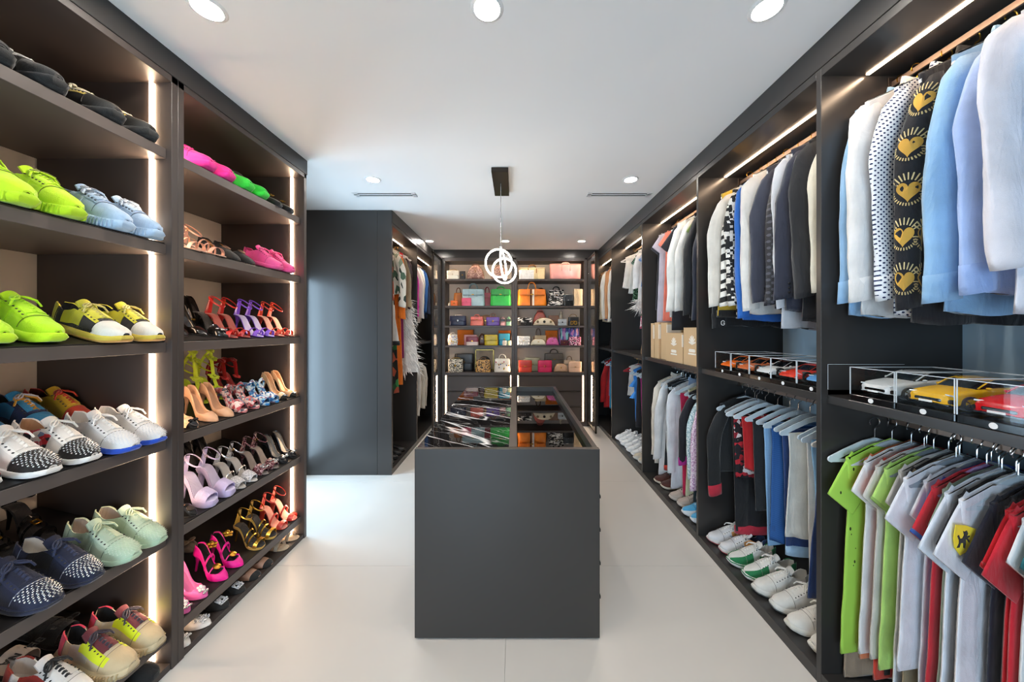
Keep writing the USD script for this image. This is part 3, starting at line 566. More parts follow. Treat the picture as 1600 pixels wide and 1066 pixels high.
def womens(label, kind, c, L=.205, Hh=.095, pf=.0, m=None, group=None, name='high_heel', cat_='high heel', w=W_HEEL, orn=None, block=False, ankle=True, straps=None, toe=.70):
    """kind: pump, sandal, mule, flat, slide. c: upper, insole, sole, heel, strap, orn"""
    t = thing(name, label, cat_, m, group); g = c.get
    zf = arch(Hh, pf)
    th = .004
    z0 = (lambda u: zf(u) - pf) if pf else zf
    part(t, 'sole', solepart(L, w, (lambda u: max(.0, z0(u) - 0)), lambda u: zf(u) + th, ((0, -.001), (.5, .001 + (.004 if pf > .015 else 0)), (1, .0)), 0), g('sole', c['upper']))
    part(t, 'insole', solepart(L * .985, lambda u: w(u) * .93, lambda u: zf(u) + th, lambda u: zf(u) + th + .0016, ((0, 0), (1, -.001))), g('insole', 'c9a58a'))
    if Hh > .025:
        hw = .0 if not block else .006; a = np.arange(10) * 2 * PI / 10; R = []
        for u, r in ((0, .0045 + hw * 1.6), (.06, .0048 + hw * 1.6), (.5, .0062 + hw * 1.4), (.8, .0115 + hw), (.93, .017 + hw * .5), (1.0, .0205)):
            z = u * (Hh + .001); x = -L + .0235 - .006 * u + .004
            R.append(np.stack([x + r * np.cos(a) * (1 if u < .9 else 1.05), r * np.sin(a), np.full(10, z)], 1))
        part(t, 'heel', loft(np.array(R)), g('heel', c['upper']))
    zb = lambda u: zf(u) + .001
    if kind in ('pump', 'flat', 'loafer'):
        low = kind != 'pump'
        hd = lambda u: smooth(u, [(0, .03), (.5, .048), (.62, .047), (.75, .038), (.88, .026), (1, .008)]) * (1.15 if kind == 'loafer' else 1)
        wall = lambda u: smooth(u, [(0, .052), (.1, .053), (.28, .03), (.5, .017), (.64, .03), (.72, .036)]) * (1.05 if kind == 'loafer' else .8 if low else 1)
        tt = .52 if kind == 'loafer' else toe
        s, R = shell(L, w, zb, hd, wall, lambda u: float(np.clip((tt + .03 - u) / .06, 0, 1)))
        inn = lambda i, j: s[i] < tt and 7 <= j <= 12
        S = lambda u: int(np.searchsorted(s, u))
        part(t, 'upper', cat(region(R, lambda i, j: not inn(i, j)), cap_end(R, 0), cap_end(R[::-1], 0)), c['upper'])
        part(t, 'lining', region(R, inn), g('insole', 'c9a58a'))
        if g('toe'): part(t, 'toe_cap', region(R, lambda i, j: i >= S(.84), .0014), c['toe'])
    elif kind == 'mule':
        hd = lambda u: smooth(u, [(.4, .045), (.55, .047), (.75, .036), (.88, .025), (1, .008)])
        s, R = shell(L, w, zb, hd, hd, lambda u: 0.0); k0 = int(np.searchsorted(s, .55))
        part(t, 'upper', cat(region(R[k0:], lambda i, j: True), cap_end(R[::-1], 0)), c['upper'])
    elif kind == 'peep':
        hd = lambda u: smooth(u, [(.4, .045), (.6, .046), (.75, .04), (.9, .030), (1, .02)])
        s, R = shell(L, w, zb, hd, hd, lambda u: 0.0); k0, k1 = int(np.searchsorted(s, .58)), int(np.searchsorted(s, .93))
        part(t, 'upper', region(R[k0:k1], lambda i, j: True, .003), c['upper'])
    for q in (straps if straps is not None else {'sandal': [(.80, .90, .034), (.66, .70, .040)], 'slide': [(.52, .80, .052)], 'peep': [], 'mule': []}.get(kind, [])):
        part(t, 'strap', strap(L, w, lambda u: zf(u) + th, *q), g('strap', c['upper']))
    if ankle and kind in ('sandal', 'peep'):
        xh = -L + .03; zz = Hh + .075; a = np.linspace(0, 2 * PI, 21)[:-1]
        part(t, 'ankle_strap', tube(np.stack([xh + .018 + .042 * np.cos(a), .031 * np.sin(a), zz + .004 - .022 * np.cos(a)], 1), .0032, 5, closed=True, sq=(.5, 1.3)), g('strap', c['upper']))
        e0 = np.array([(xh - .024 + .003 * abs(y) / .02, y, zf(0) + .003) for y in np.linspace(-.021, .021, 7)]); e1 = np.array([(xh - .025 + .006 * (abs(y) / .012), y, zz + .018) for y in np.linspace(-.012, .012, 7)])
        part(t, 'heel_back', ribbon(e0, e1, .002), c['upper'])
        bk = part(t, 'buckle', tube([(xh + .018 + .0065 * math.cos(q), -.034, zz + .0075 * math.sin(q)) for q in np.linspace(0, 2 * PI, 9)[:-1]], .0012, 4, closed=True), 'gold')
    if orn and sum(o[0] == 'flower' for o in orn) > 1:
        part(t, 'vine_strap', tube(spline([((o[1] - 1) * L, 0, zf(o[1]) + o[2] - .004) for o in orn if o[0] == 'flower'] + [(-L + .005, 0, Hh + .06), (-L + .002, 0, Hh + .006)], 16), .008, 6, sq=(1.6, .5)), c['upper'])
    if orn:
        for kind_, u, lift, size, mat in orn:
            x, z = (u - 1) * L, zf(u) + lift
            tilt = M4((x, 0, z), 0, .35)
            if kind_ == 'flower': part(t, 'flower', tr(flower(size), tilt), mat)
            elif kind_ == 'buckle': part(t, 'buckle', tr(cat([box(-size, size, -size, -size * .6, -.002, .004), box(-size, size, size * .6, size, -.002, .004), box(-size, -size * .6, -size, size, -.002, .004), box(size * .6, size, -size, size, -.002, .004)]), tilt), mat)
            elif kind_ == 'disc': part(t, 'ornament', tr(lathe([(0, -.002), (size, -.002), (size, .002), (size * .6, .005), (0, .006)], 12), tilt), mat)
            elif kind_ == 'bow':
                part(t, 'bow', tr(cat([ball(size, (0, size * .95, 0), (.6, 1, .45), 8), ball(size, (0, -size * .95, 0), (.6, 1, .45), 8), ball(size * .35, (0, 0, .003), k=6)]), tilt), mat)
            elif kind_ == 'gems':
                r2 = random.Random(5); part(t, 'gems', cat([ball(.0032 + .002 * r2.random(), tuple(np.array([x, 0, z]) + (r2.uniform(-size, size), r2.uniform(-size, size), .002)), k=6) for _ in range(26)]), mat, 0, kind='stuff')
            elif kind_ == 'text': part(t, 'lettering', tr(text(mat[0], size), M4((x, 0, z), -PI / 2, 0) @ M4((0, 0, 0), 0, 0, 0)), mat[1], False)
    return t
def boot(label, col, m=None, group=None, shaft=.16, L=.27):
    t = thing('ankle_boot', label, 'boot', m, group)
    w = W_SNEAK(.92); zl = lambda u: 0.0; zh = lambda u: .024
    h = lambda u: smooth(u, [(0, .06), (.3, .075), (.5, .07), (.62, .056), (.78, .042), (.9, .03), (1, .014)])
    s, R = shell(L, w, lambda u: .02, h, h, lambda u: 0.0)
    part(t, 'upper', cat(region(R, lambda i, j: True), cap_end(R, 0), cap_end(R[::-1], 0)), col)
    part(t, 'sole', solepart(L, w, zl, zh), '*0d0d0d')
    a = np.arange(16) * 2 * PI / 16
    part(t, 'shaft', loft(np.array([np.stack([-L * .78 + r * 1.25 * np.cos(a), r * np.sin(a), np.full(16, z)], 1) for z, r in ((.05, .036), (.1, .037), (.05 + shaft * .6, .042), (.05 + shaft, .045), (.048 + shaft, .041), (.1, .034))]), caps=False), col)
    return t

# ---------------------------------------------------------------- placing: pairs on the sloping boards of the shoe cabinets
STRIP = ('nearer the lit strip', 'farther from the lit strip')
def board(k, back=0.0):
    """pose of the board of shelf k at a distance back from the shelf's edge: (x, z, pitch)"""
    al = 0.0 if k == 5 else TILT ; xf = XL - .03
    return xf - back, SHELF_B[k] + SHT + (.0065 if k != 5 else .0005) + back * math.tan(al), al
def pair(build, label, k, ya, yb, back=0.0, yaw=0.0, grp=None, skip_b=False, suffix=STRIP, dz=0.0, ground=None, **kw):
    """ya: the shoe nearer the strip. Both shoes of a pair are things of their own."""
    if ground is None: x, z, al = board(k, back)
    else: x, z, al = XL - .012 - back, ground, 0.0
    g = grp or label
    a = build(f'{label}, {suffix[0]}' if suffix else label, m=M4((x, ya, z + dz + .002), yaw + .03, al), group=g, **kw)
    if yb is not None: dup(a, M4((x, yb, z + dz + .002), yaw - .03, al, 0, True), f'{label}, {suffix[1]}' if suffix else label, g)
    return a
def sn(**kw): return lambda label, m, group: sneaker(label, m=m, group=group, **kw)
def wo(kind, c, **kw): return lambda label, m, group: womens(label, kind, c, m=m, group=group, **kw)
cells('floral_red', ['d8d2cc', 'b3262e', 'e5dcd6', '2d2b33', 'c9505a', 'e9e4df', '6f7f9c'], 60)
cells('floral_pink', ['d98a86', 'e9cfc8', 'b84a4f', '4a4a55', 'd9b7b4', '7c93a5', 'c96f75'], 70)
cells('floral_blue', ['2f7fc0', 'cfe0ea', '1f5f9f', '7fb8d8', 'e6eef0', '8f6f86'], 70)
cells('spiky', ['e8e8e6', 'c9b48c', 'f2f2f0', 'a8a39a'], 130, bump=.8)
cells('crystal', ['e9e9ec', 'ffffff', 'b9b9c0', 'd5d5da'], 260, rough=.15, bump=.6)
cells('glitter_burgundy', ['4d0f1c', '3a0a14', '6b1626', 'caa9ad'], 320, rough=.3, bump=.5)
cells('glitter_silver', ['c9c9cc', 'ececee', '9c9ca2', 'dcdce0'], 420, rough=.25, bump=.5)
waves('ribbed_knit', [(0, '151515'), (.5, '3a3a38'), (1, '0d0d0d')], 55, 'z', 2.0, rough=.7)
P = pair
# --- the cabinet of sneakers (bay nearest the camera), topmost shelf first
P(sn(c=dict(upper='ribbed_knit', sole='1c1c1c', lace='d8d2b8', toe='ribbed_knit', eye='c9b23a', lining='101010', tongue='1a1a1a'), chunk=.008, toeh=1.45), 'black ribbed runner with yellow eyelet trim, top shelf', 5, 1.435, 1.31, -.02)
P(sn(c=dict(upper='ribbed_knit', sole='181818', lace='dddddd', toe='1b1b1b', heel='d0703a', lining='c8652e', tongue='141414'), chunk=.008, toeh=1.45), 'black knit sneaker with orange collar, top shelf', 5, 1.14, 1.015, -.02)
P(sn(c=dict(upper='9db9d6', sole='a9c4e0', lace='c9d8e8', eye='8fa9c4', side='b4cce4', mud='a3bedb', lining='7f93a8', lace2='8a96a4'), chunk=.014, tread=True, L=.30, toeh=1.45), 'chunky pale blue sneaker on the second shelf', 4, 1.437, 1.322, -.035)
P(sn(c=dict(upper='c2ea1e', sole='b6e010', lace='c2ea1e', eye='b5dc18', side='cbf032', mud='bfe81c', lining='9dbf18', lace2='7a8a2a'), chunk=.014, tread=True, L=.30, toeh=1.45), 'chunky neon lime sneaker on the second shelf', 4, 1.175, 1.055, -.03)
P(sn(c=dict(upper='2c2c30', sole='d6c04a', lace='c9bd6a', toe='e3e0d6', eye='d9cf3a', side='e2dc3c', heel='e0d93c', lining='1d1d1f', tongue='d3cd3c', outsole='dba54c'), chunk=.004, mark=('BALENCIAGA', '1a1a1a', .008, .62)), 'black and yellow runner with yellow laces, third shelf', 3, 1.435, 1.312, -0.043)
P(sn(c=dict(upper='b8ec14', sole='c6f21a', lace='b8ec14', eye='aee010', side='bdf01a', lining='94c010'), chunk=.010, high=.015), 'all neon lime sneaker on the third shelf', 3, 1.14, 1.02, -.01)
P(sn(c=dict(upper='d9d8d6', sole='1d4fc4', lace='f0efec', toe='e4e4e4', eye='e9e8e6', heel='dededc', lining='cfccc8'), studs='e2e4e8'), 'white studded sneaker with bright blue sole', 2, 1.44, 1.338, -0.048)
P(sn(c=dict(upper='e3ded8', sole='e9e7e4', lace='f3efe8', toe='191414', eye='efebe4', side='floral_red', heel='e3ded8', lining='b98f6a'), studs='silver'), 'white floral sneaker with black spiked toe', 2, 1.225, 1.115, -0.028)
P(sn(c=dict(upper='floral_red', sole='ecebe8', lace='eee9e2', toe='floral_red', lining='b98f6a', eye='e8e3dc')), 'red floral sneaker with white sole', 2, 1.0, None, .0, suffix=None)
P(sn(c=dict(upper='23355f', sole='2a2a2a', lace='d9a033', eye='1f2d52', side='2d82b4', tongue='2b8cc4', toe='2b8cc4', lining='1a1a1a', lace2='c9d2e0')), 'blue sneaker with golden rope laces in the rear row', 2, 1.34, 1.21, .27)
P(sn(c=dict(upper='c8a21c', sole='8a1e14', lace='b8341c', heel='b3261e', toe='c23a20', lining='5a1a12'), kw=.85), 'red and mustard sneaker beside the blue rope-laced ones', 2, 1.455, None, .27, suffix=None)
P(sn(c=dict(upper='b9cdb4', sole='aecbb0', lace='c3d4b4', toe='bad2b8', eye='c6d6bf', heel='c2cfae', lining='b3a596', side='b4c9ad'), studs='c9dcc6'), 'mint green studded sneaker', 1, 1.442, 1.34, -0.048)
P(sn(c=dict(upper='141b36', sole='1a2240', lace='2a3352', toe='161e3a', eye='1b2442', side='0d0f18', heel='182040', seam='7a8298', lining='cfccc6', band='161c30'), studs='silver'), 'navy studded sneaker with pale lining', 1, 1.225, 1.112, -0.038)
P(sn(c=dict(upper='e6e5e2', sole='edecea', lace='e8e6e0', toe='spiky', lining='b9a58c'), studs='rose_gold'), 'white sneaker with spiky metallic toe beyond the navy pair', 1, 0.985, None, -.01, suffix=None)
P(wo('sandal', dict(upper='*101010', insole='1a1616', sole='0c0c0c', heel='*101010'), orn=[('buckle', .62, .05, .012, 'gold')], straps=[(.8, .9, .036), (.62, .66, .046), (.5, .54, .05)]), 'black strappy sandal with gold buckle in the rear row', 1, 1.36, 1.25, .30)
P(sn(c=dict(upper='cfc0a2', sole='cdbb97', lace='3a3340', toe='c9b691', eye='dbe61c', eyew=1, tongue='6b2a33', heel='d8405c', side='c9c0b4', lining='1b1a1c', outsole='bda87c'), chunk=.012, tread=True), 'beige trainer with neon yellow eyestay and striped laces', 0, 1.434, 1.33, -0.043)
P(sn(c=dict(upper='e9e7e4', sole='edebe8', lace='1d1d1f', toe='f0eeec', heel='9a3328', side='b23a34', lining='d6cfc8', eye='e9e7e4', band='c23a3a'), chunk=.004), 'white low trainer with red heel and black laces', 0, 1.215, 1.1, -.02)
P(lambda label, m, group: womens(label, 'slide', dict(upper='161616', insole='141414', sole='0f0f0f', strap='161616'), L=.26, Hh=.02, pf=.02, w=W_ROUND, name='slide_sandal', cat_='sandal', m=m, group=group, straps=[(.45, .62, .06), (.62, .84, .054)], orn=[('text', .73, .068, .022, ('CCE’s'.replace('’', "'"), '111111'))], ankle=False), 'black slide sandal with lettered pale band in the rear row', 0, 1.385, None, .24, suffix=None)
P(lambda label, m, group: womens(label, 'slide', dict(upper='cfc6bd', insole='141414', sole='0f0f0f', strap='cfc6bd'), L=.26, Hh=.02, pf=.02, w=W_ROUND, name='slide_sandal', cat_='sandal', m=m, group=group, straps=[(.60, .86, .055)], orn=[('text', .73, .058, .024, ('BBANA', '111111'))], ankle=False), 'black slide sandal lettered on its cream band', 0, 1.265, None, .24, suffix=None)
P(wo('loafer', dict(upper='131313', insole='1c1a18', sole='0d0d0d'), L=.25, Hh=.012, pf=.012, w=W_ROUND, name='loafer', cat_='loafer', orn=[('disc', .56, .066, .02, 'gold'), ('buckle', .60, .064, .017, 'gold')]), 'black velvet loafer with gold ornament on the bottom board', 0, 1.44, 1.325, -.015, ground=.031)
# --- the cabinet of heels
PASS = ('nearer the passage', 'farther from the passage')
def Q(*a, **k): return pair(*a, **{'suffix': PASS, **k})
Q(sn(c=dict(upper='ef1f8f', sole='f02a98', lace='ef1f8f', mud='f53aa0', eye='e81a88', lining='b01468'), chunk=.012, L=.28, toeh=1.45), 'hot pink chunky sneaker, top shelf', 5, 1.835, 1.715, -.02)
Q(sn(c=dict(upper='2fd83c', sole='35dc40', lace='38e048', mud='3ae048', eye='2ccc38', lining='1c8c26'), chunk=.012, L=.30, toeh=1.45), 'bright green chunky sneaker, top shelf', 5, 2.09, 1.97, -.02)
Q(wo('loafer', dict(upper='1a1816', insole='141210', sole='101010'), L=.26, Hh=.015, pf=.015, w=W_ROUND, name='loafer', cat_='loafer', orn=[('text', .70, .062, .02, ('DG', 'gold'))]), 'black slipper lettered in gold, top shelf', 5, 2.34, 2.225, -.02)
t = thing('hat_box', 'tall black hat box behind the green sneakers', 'box', M4((XL - .36, 2.17, SHELF_B[5] + SHT + .001)))
part(t, 'body', lathe([(0, 0), (.105, 0), (.11, .17), (0, .17)], 24), '131211'); part(t, 'lid', lathe([(0, .17), (.116, .17), (.116, .20), (0, .205)], 24), '1a1918')
Q(wo('sandal', dict(upper='!d3a08c', insole='caa590', sole='b58a74'), L=.235, Hh=.02, w=W_ROUND, name='flat_sandal', cat_='sandal', straps=[(.78, .86, .036), (.62, .66, .048), (.48, .52, .056)]), 'rose strappy flat sandal, second shelf', 4, 1.79, 1.675, -.02)
Q(wo('loafer', dict(upper='1b1a1a', insole='a06a2c', sole='111111'), L=.25, Hh=.03, w=W_ROUND, name='loafer', cat_='loafer', orn=[('disc', .66, .058, .02, 'rose_gold')]), 'black shoe with round jewelled brooch, second shelf', 4, 2.03, 1.92, .01)
Q(sn(c=dict(upper='ee4a92', sole='f0569a', lace='f0609e', eye='e84a90', toe='f05a9c', lining='b83a70'), L=.26), 'plain pink lace-up sneaker, second shelf', 4, 2.335, 2.215, -.02)
BT = dict(upper='*15110f', insole='*2c2a28', sole='0e0e0e', strap='*121212')
Q(wo('pump', BT), 'black patent heel with wide heel cup, third shelf', 3, 1.775, 1.67, .06)
Q(wo('mule', dict(upper='*141414', insole='221c1a', sole='0e0e0e'), orn=[('gems', .8, .035, .02, 'silver')]), 'black mule with jewelled toe, third shelf', 3, 1.86, None, .02, suffix=None)
Q(wo('sandal', dict(upper='!c2231f', insole='a84a3c', sole='8f1a16')), 'red ankle-strap sandal, third shelf', 3, 1.98, 1.89, -.005)
Q(wo('sandal', dict(upper='!8a55d8', insole='cbbde0', sole='7a48c8')), 'purple ankle-strap sandal, third shelf', 3, 2.18, 2.085, -.005)
Q(wo('sandal', dict(upper='!d8402a', insole='d8a08a', sole='b8301e')), 'orange red ankle-strap sandal, third shelf', 3, 2.37, 2.275, -.005)
Q(wo('pump', dict(upper='*1a1512', insole='3a2e2a', sole='0e0e0e'), orn=[('bow', .84, .035, .012, 'gold')]), 'black heel with gold bow in the rear row, third shelf', 3, 2.06, 1.95, .28)
NUDE = dict(upper='!d9a984', insole='d4a37e', sole='b98a66', heel='!d9a984')
Q(wo('pump', NUDE), 'plain nude leather pump, fourth shelf', 2, 1.865, 1.765, -.005)
Q(wo('pump', dict(upper='!dcae8a', insole='d4a37e', sole='b98a66', toe='*191716'), orn=[('bow', .86, .034, .014, '*1c1a19')]), 'nude pump with black bow, fourth shelf', 2, 1.655, None, -.005, suffix=None)
Q(wo('peep', dict(upper='floral_pink', insole='floral_pink', sole='floral_pink', heel='floral_pink'), ankle=False, straps=[(.3, .36, .05)], pf=.012), 'pink floral platform heel, fourth shelf', 2, 2.05, 1.955, -.005)
Q(wo('peep', dict(upper='floral_blue', insole='floral_blue', sole='floral_blue', heel='floral_blue'), ankle=False, straps=[(.3, .36, .05)], pf=.008), 'blue floral heel, fourth shelf', 2, 2.22, 2.135, -.005)
Q(wo('pump', dict(upper='!e0b88c', insole='d9ab80', sole='2a2320', toe='*17130f', heel='!e0b88c'), orn=[('gems', .9, .026, .011, 'silver')]), 'tan pump with jewelled black toe, fourth shelf', 2, 2.40, 2.305, -.005)
Q(wo('sandal', dict(upper='d9ee30', insole='cfe42c', sole='c0d628'), orn=[('flower', .74, .06, .034, 'd4ea2c'), ('flower', .55, .11, .034, 'e0f23c'), ('flower', .36, .165, .036, 'd4ea2c'), ('flower', .25, .185, .03, 'e4f644')]), 'chartreuse heel covered in fabric flowers', 2, 2.07, 1.955, .22)
Q(wo('sandal', dict(upper='b5161c', insole='8f1418', sole='7a1014'), orn=[('flower', .6, .09, .026, 'c01a20'), ('flower', .38, .14, .024, 'a81419')]), 'crimson ruffled heel in the rear row', 2, 2.26, 2.165, .24)
Q(wo('peep', dict(upper='c9bde4', insole='d6cdec', sole='c4b7e0', heel='c4b7e0'), pf=.03, Hh=.125, block=True, w=W_ROUND), 'lilac platform heel, fifth shelf', 1, 1.855, 1.745, -.005)
Q(wo('peep', dict(upper='glitter_silver', insole='c9c4bf', sole='b5b2b0', strap='silver'), straps=[(.5, .53, .045)]), 'silver glitter heel, fifth shelf', 1, 2.035, 1.945, -.005)
Q(wo('peep', dict(upper='glitter_burgundy', insole='8c7f78', sole='2e0a12', strap='glitter_burgundy'), orn=[('gems', .82, .045, .02, 'silver')]), 'burgundy sequinned heel, fifth shelf', 1, 2.22, 2.125, -.005)
Q(wo('pump', dict(upper='*16161a', insole='8a8680', sole='0f0f10'), orn=[('bow', .86, .038, .017, 'silver')]), 'black pump with silver bow, fifth shelf', 1, 2.405, 2.31, -.005)
Q(wo('pump', dict(upper='*17161a', insole='2b2828', sole='0f0f10')), 'glossy black pump in the rear row, fifth shelf', 1, 2.12, 2.02, .28)
Q(wo('peep', dict(upper='floral_pink', insole='3a3436', sole='2a2628')), 'dark floral heel at the back, fifth shelf', 1, 1.86, 1.77, .28)
Q(wo('flat', dict(upper='*111111', insole='d2a27a', sole='0e0e0e'), Hh=.008, L=.24, name='ballet_flat', cat_='flat shoe', orn=[('disc', .85, .03, .016, 'bronze')]), 'black flat with round ornament, fifth shelf', 1, 1.655, None, .0, suffix=None)
Q(wo('pump', dict(upper='!f01a9c', insole='1c161a', sole='c01480', heel='!f01a9c'), orn=[('flower', .40, .11, .028, 'gold'), ('disc', .66, .054, .018, 'gold')], toe=.76, straps=[(.42, .46, .06), (.60, .63, .048)]), 'fuchsia pointed heel with gold flower, lowest rack', 0, 1.93, 1.825, -.005)
Q(wo('pump', dict(upper='!e86ab4', insole='e27ab8', sole='c0508e'), orn=[('flower', .82, .038, .02, 'f4eef2'), ('gems', .9, .026, .014, 'silver')]), 'pink pump with white blossoms, lowest rack', 0, 1.705, 1.612, -.005)
Q(wo('sandal', dict(upper='*cfa544', insole='1d1916', sole='c9a24a', heel='gold', strap='^d9b04a'), pf=.012, Hh=.10, straps=[(.80, .90, .034), (.62, .66, .05), (.5, .53, .055)], w=W_ROUND), 'gold strappy sandal with dark insole', 0, 2.19, 2.085, -.005)
Q(wo('sandal', dict(upper='!d9483a', insole='e6a08c', sole='c23a2c', heel='!d9483a'), block=True, w=W_ROUND, straps=[(.78, .93, .034), (.52, .57, .055)]), 'coral red block heel sandal', 0, 2.40, 2.295, -.005)
Q(wo('flat', dict(upper='6b6255', insole='8c7a5e', sole='3a342c'), Hh=.03, L=.23, orn=[('bow', .7, .045, .02, '7a6f60')]), 'taupe flat with bow in the rear row', 0, 1.96, 1.85, .27)
G = dict(ground=.031)
FL = dict(L=.235, Hh=.01, name='ballet_flat', cat_='flat shoe', w=W_HEEL)
Q(wo('mule', dict(upper='!e9e4df', insole='c98f5c', sole='d9d4ce'), orn=[('gems', .84, .03, .024, 'crystal'), ('gems', .8, .034, .02, 'crystal')], **FL), 'white crystal mule on the bottom board', 0, 1.70, 1.59, -.01, **G)
Q(wo('mule', dict(upper='181716', insole='b98a58', sole='111111'), orn=[('buckle', .82, .032, .022, 'crystal'), ('gems', .82, .034, .018, 'crystal')], **FL), 'black mule with square crystal buckle', 0, 1.92, 1.81, -.01, **G)
Q(wo('flat', dict(upper='!d0a188', insole='d0a188', sole='111111', toe='171615'), **{**FL, 'w': W_ROUND}), 'nude flat with black cap toe', 0, 2.13, 2.025, -.01, **G)
Q(wo('slide', dict(upper='!d6c3ac', insole='c9b294', sole='a88f70'), straps=[(.52, .58, .045), (.7, .8, .038)], ankle=False, **{**FL, 'w': W_ROUND, 'name': 'slide_sandal', 'cat_': 'sandal'}), 'beige strappy slide on the bottom board', 0, 2.40, 2.29, -.005, **G)

# ================================================================ clothes on hangers: x across the rail (-x to the aisle), y along the rail, z = 0 at the hanger's neck
NECK_UP, NECK_LOW = 2.545 - .081, 1.13 - .081
def hanger_proto(name, label, body, hook, kind, m):
    t = thing('clothes_hanger', label, 'hanger', m, name)
    part(t, 'hook', tube(np.vstack([[(0, 0, 0), (0, 0, .03), (0, 0, .045)], arc((0, 0, .076), .021, -PI / 2 + .25, PI + .5, 12)]), .0021, 5), hook)
    top = LineString([(-.2, -.078), (-.13, -.045), (-.05, -.012), (0, .0), (.05, -.012), (.13, -.045), (.2, -.078)])
    sh = top.buffer(.0125 if kind == 'velvet' else .009, 3).union(LineString([(-.2, -.083), (.2, -.083)]).buffer(.006, 3))
    part(t, 'frame', sc(tr(mv(extrude(sh, .007 if kind == 'velvet' else .008), 0, 0, -.0035 if kind == 'velvet' else -.004), M4((0, 0, 0), 0, 0, PI / 2)), .92), body)
    return t
HKIND = {'white': ('e6e4e0', 'gold', 'plastic'), 'blue': ('cfdde6', 'silver', 'velvet'), 'grey': ('8e9aa6', 'silver', 'velvet'), 'lilac': ('b48fd0', 'silver', 'velvet'), 'red': ('b0202c', 'gold', 'velvet'), 'black': ('17181a', 'silver', 'velvet')}
HWORD = {'white': 'white plastic', 'blue': 'pale blue velvet', 'grey': 'grey velvet', 'lilac': 'lilac velvet', 'red': 'red velvet', 'black': 'black velvet'}
_hp = {}
def hanger(col, short, m):
    lab, grp = f'{HWORD[col]} hanger carrying the {short}', f'{HWORD[col]} hangers'
    if col not in _hp: b, h, k = HKIND[col]; _hp[col] = hanger_proto(grp, lab, b, h, k, m); return _hp[col]
    return dup(_hp[col], m, lab, grp)
def crumple(m, amp, freq, seed):
    v = np.asarray(m[0], float); q = v * (freq, freq, freq * .55); d = np.stack([meshkit.fbm(q + 7.3 * k, 2, seed + k) - .5 for k in range(2)], 1)
    v = v.copy(); w = np.clip(-v[:, 2] * 8, 0, 1); v[:, 1] += 2 * amp * d[:, 0] * w; v[:, 0] += 1.6 * amp * d[:, 1] * w; return v, m[1]
def body(L, wf, T, fold, rg, neck=.075, dip=.03, shoulder=.2, nv=30, nu=21, wav=3.0, hem=.008, flat=False, puff=None):
    """closed cloth body: wf(v) half width from shoulder to hem"""
    u = np.sin(np.linspace(-PI / 2, PI / 2, nu)) * .5 + np.linspace(-1, 1, nu) * .5; ph = [rg.random() * 6.28 for _ in range(6)]; R = []
    for v in np.concatenate([[0, .012, .03], np.linspace(.06, 1, nv - 3)]):
        x = u * wf(v); ax = abs(x)
        zt = (.034 - .44 * ax) if not flat else np.full(nu, -.075)
        nk = np.clip(1 - ax / neck, 0, 1) if not flat else 0 * ax
        z = zt * (1 - v) ** 2 + zt[0] * (1 - (1 - v) ** 2) * .0 - v * L - (v > 0) * 0 + hem * v ** 3 * np.sin(5 * u + ph[5])
        f = fold * min(1, v * 1.6) ** .8 * (np.sin(wav * u + ph[0]) + .55 * np.sin(wav * 2.3 * u + ph[1] + v * 1.3) + .3 * np.sin(wav * 4.1 * u + ph[2] - v))
        th = np.maximum(T * np.clip(1 - abs(u) ** 4, .06, 1) * (.55 + .45 * min(1, v * 4)) * (1 + .18 * np.sin(7 * u + ph[3] + 4 * v)), .0052 if v < .05 else .003)
        if puff: th = th * (1 + puff[1] * abs(np.sin(v * PI * puff[0])))
        fr = np.stack([x, f - th, z - dip * nk ** .6 * (1 - v) ** 8], 1); bk = np.stack([x, f + th, z - dip * .35 * nk ** .6 * (1 - v) ** 8], 1)
        R.append(np.concatenate([fr, bk[::-1]]))
    return crumple(loft(np.array(R)), .0035, 13, int(ph[0] * 99))
def sleeve_long(side, w0, ln, rg, r=.05, ry=.022, out=.03, cuff=None, puff=None, dy=0.0):
    a = np.arange(12) * 2 * PI / 12; ph = rg.random() * 6; R = []; n = 26
    for k in range(n):
        t = k / (n - 1); x = lerp(w0 - .035, w0 + out, min(1, t * 3.2) ** .7) + .012 * math.sin(ph + 3 * t); z = -.078 - ln * t
        rx = lerp(r * 1.05, r * .78, t) * (1 + .10 * math.sin(ph + 9 * t)); rr = lerp(ry, ry * .85, t) * (1 + .15 * math.sin(ph * 2 + 8 * t))
        if k == 0: rx *= .55; rr *= .5; z += .02
        if puff: q = 1 + puff[1] * abs(math.sin(t * PI * puff[0])); rx *= q; rr *= q
        wob = 1 + .12 * np.sin(3 * a + ph + 5 * t)
        R.append(np.stack([side * (x + rx * np.cos(a) * wob), dy + rr * np.sin(a) * wob + .006 * math.sin(ph + 4 * t), np.full(12, z) - .01 * np.cos(a)], 1))
    return np.array(R)
def sleeve_short(side, w0, ln, rg, wid=.085, th=.007, drop=.5):
    a = np.arange(12) * 2 * PI / 12; R = []; ph = rg.random() * 6; dr = drop if side < 0 else drop + .5; d = np.array([math.cos(dr + .4), -math.sin(dr + .4)]); nrm = np.array([-d[1], d[0]])
    A = np.array([w0 - .012, -.048]) - nrm * wid - d * .02
    for k in range(7):
        t = k / 6; c = A + d * (ln * t); hw = lerp(wid, wid * .86, t)
        o = np.cos(a)[:, None] * nrm * hw; wob = 1 + .3 * np.sin(2 * a + ph)
        R.append(np.stack([side * (c[0] + o[:, 0]), th * (1 if k else .6) * np.sin(a) * wob + .004 * math.sin(ph + 3 * t), c[1] + o[:, 1]], 1))
    return np.array(R)
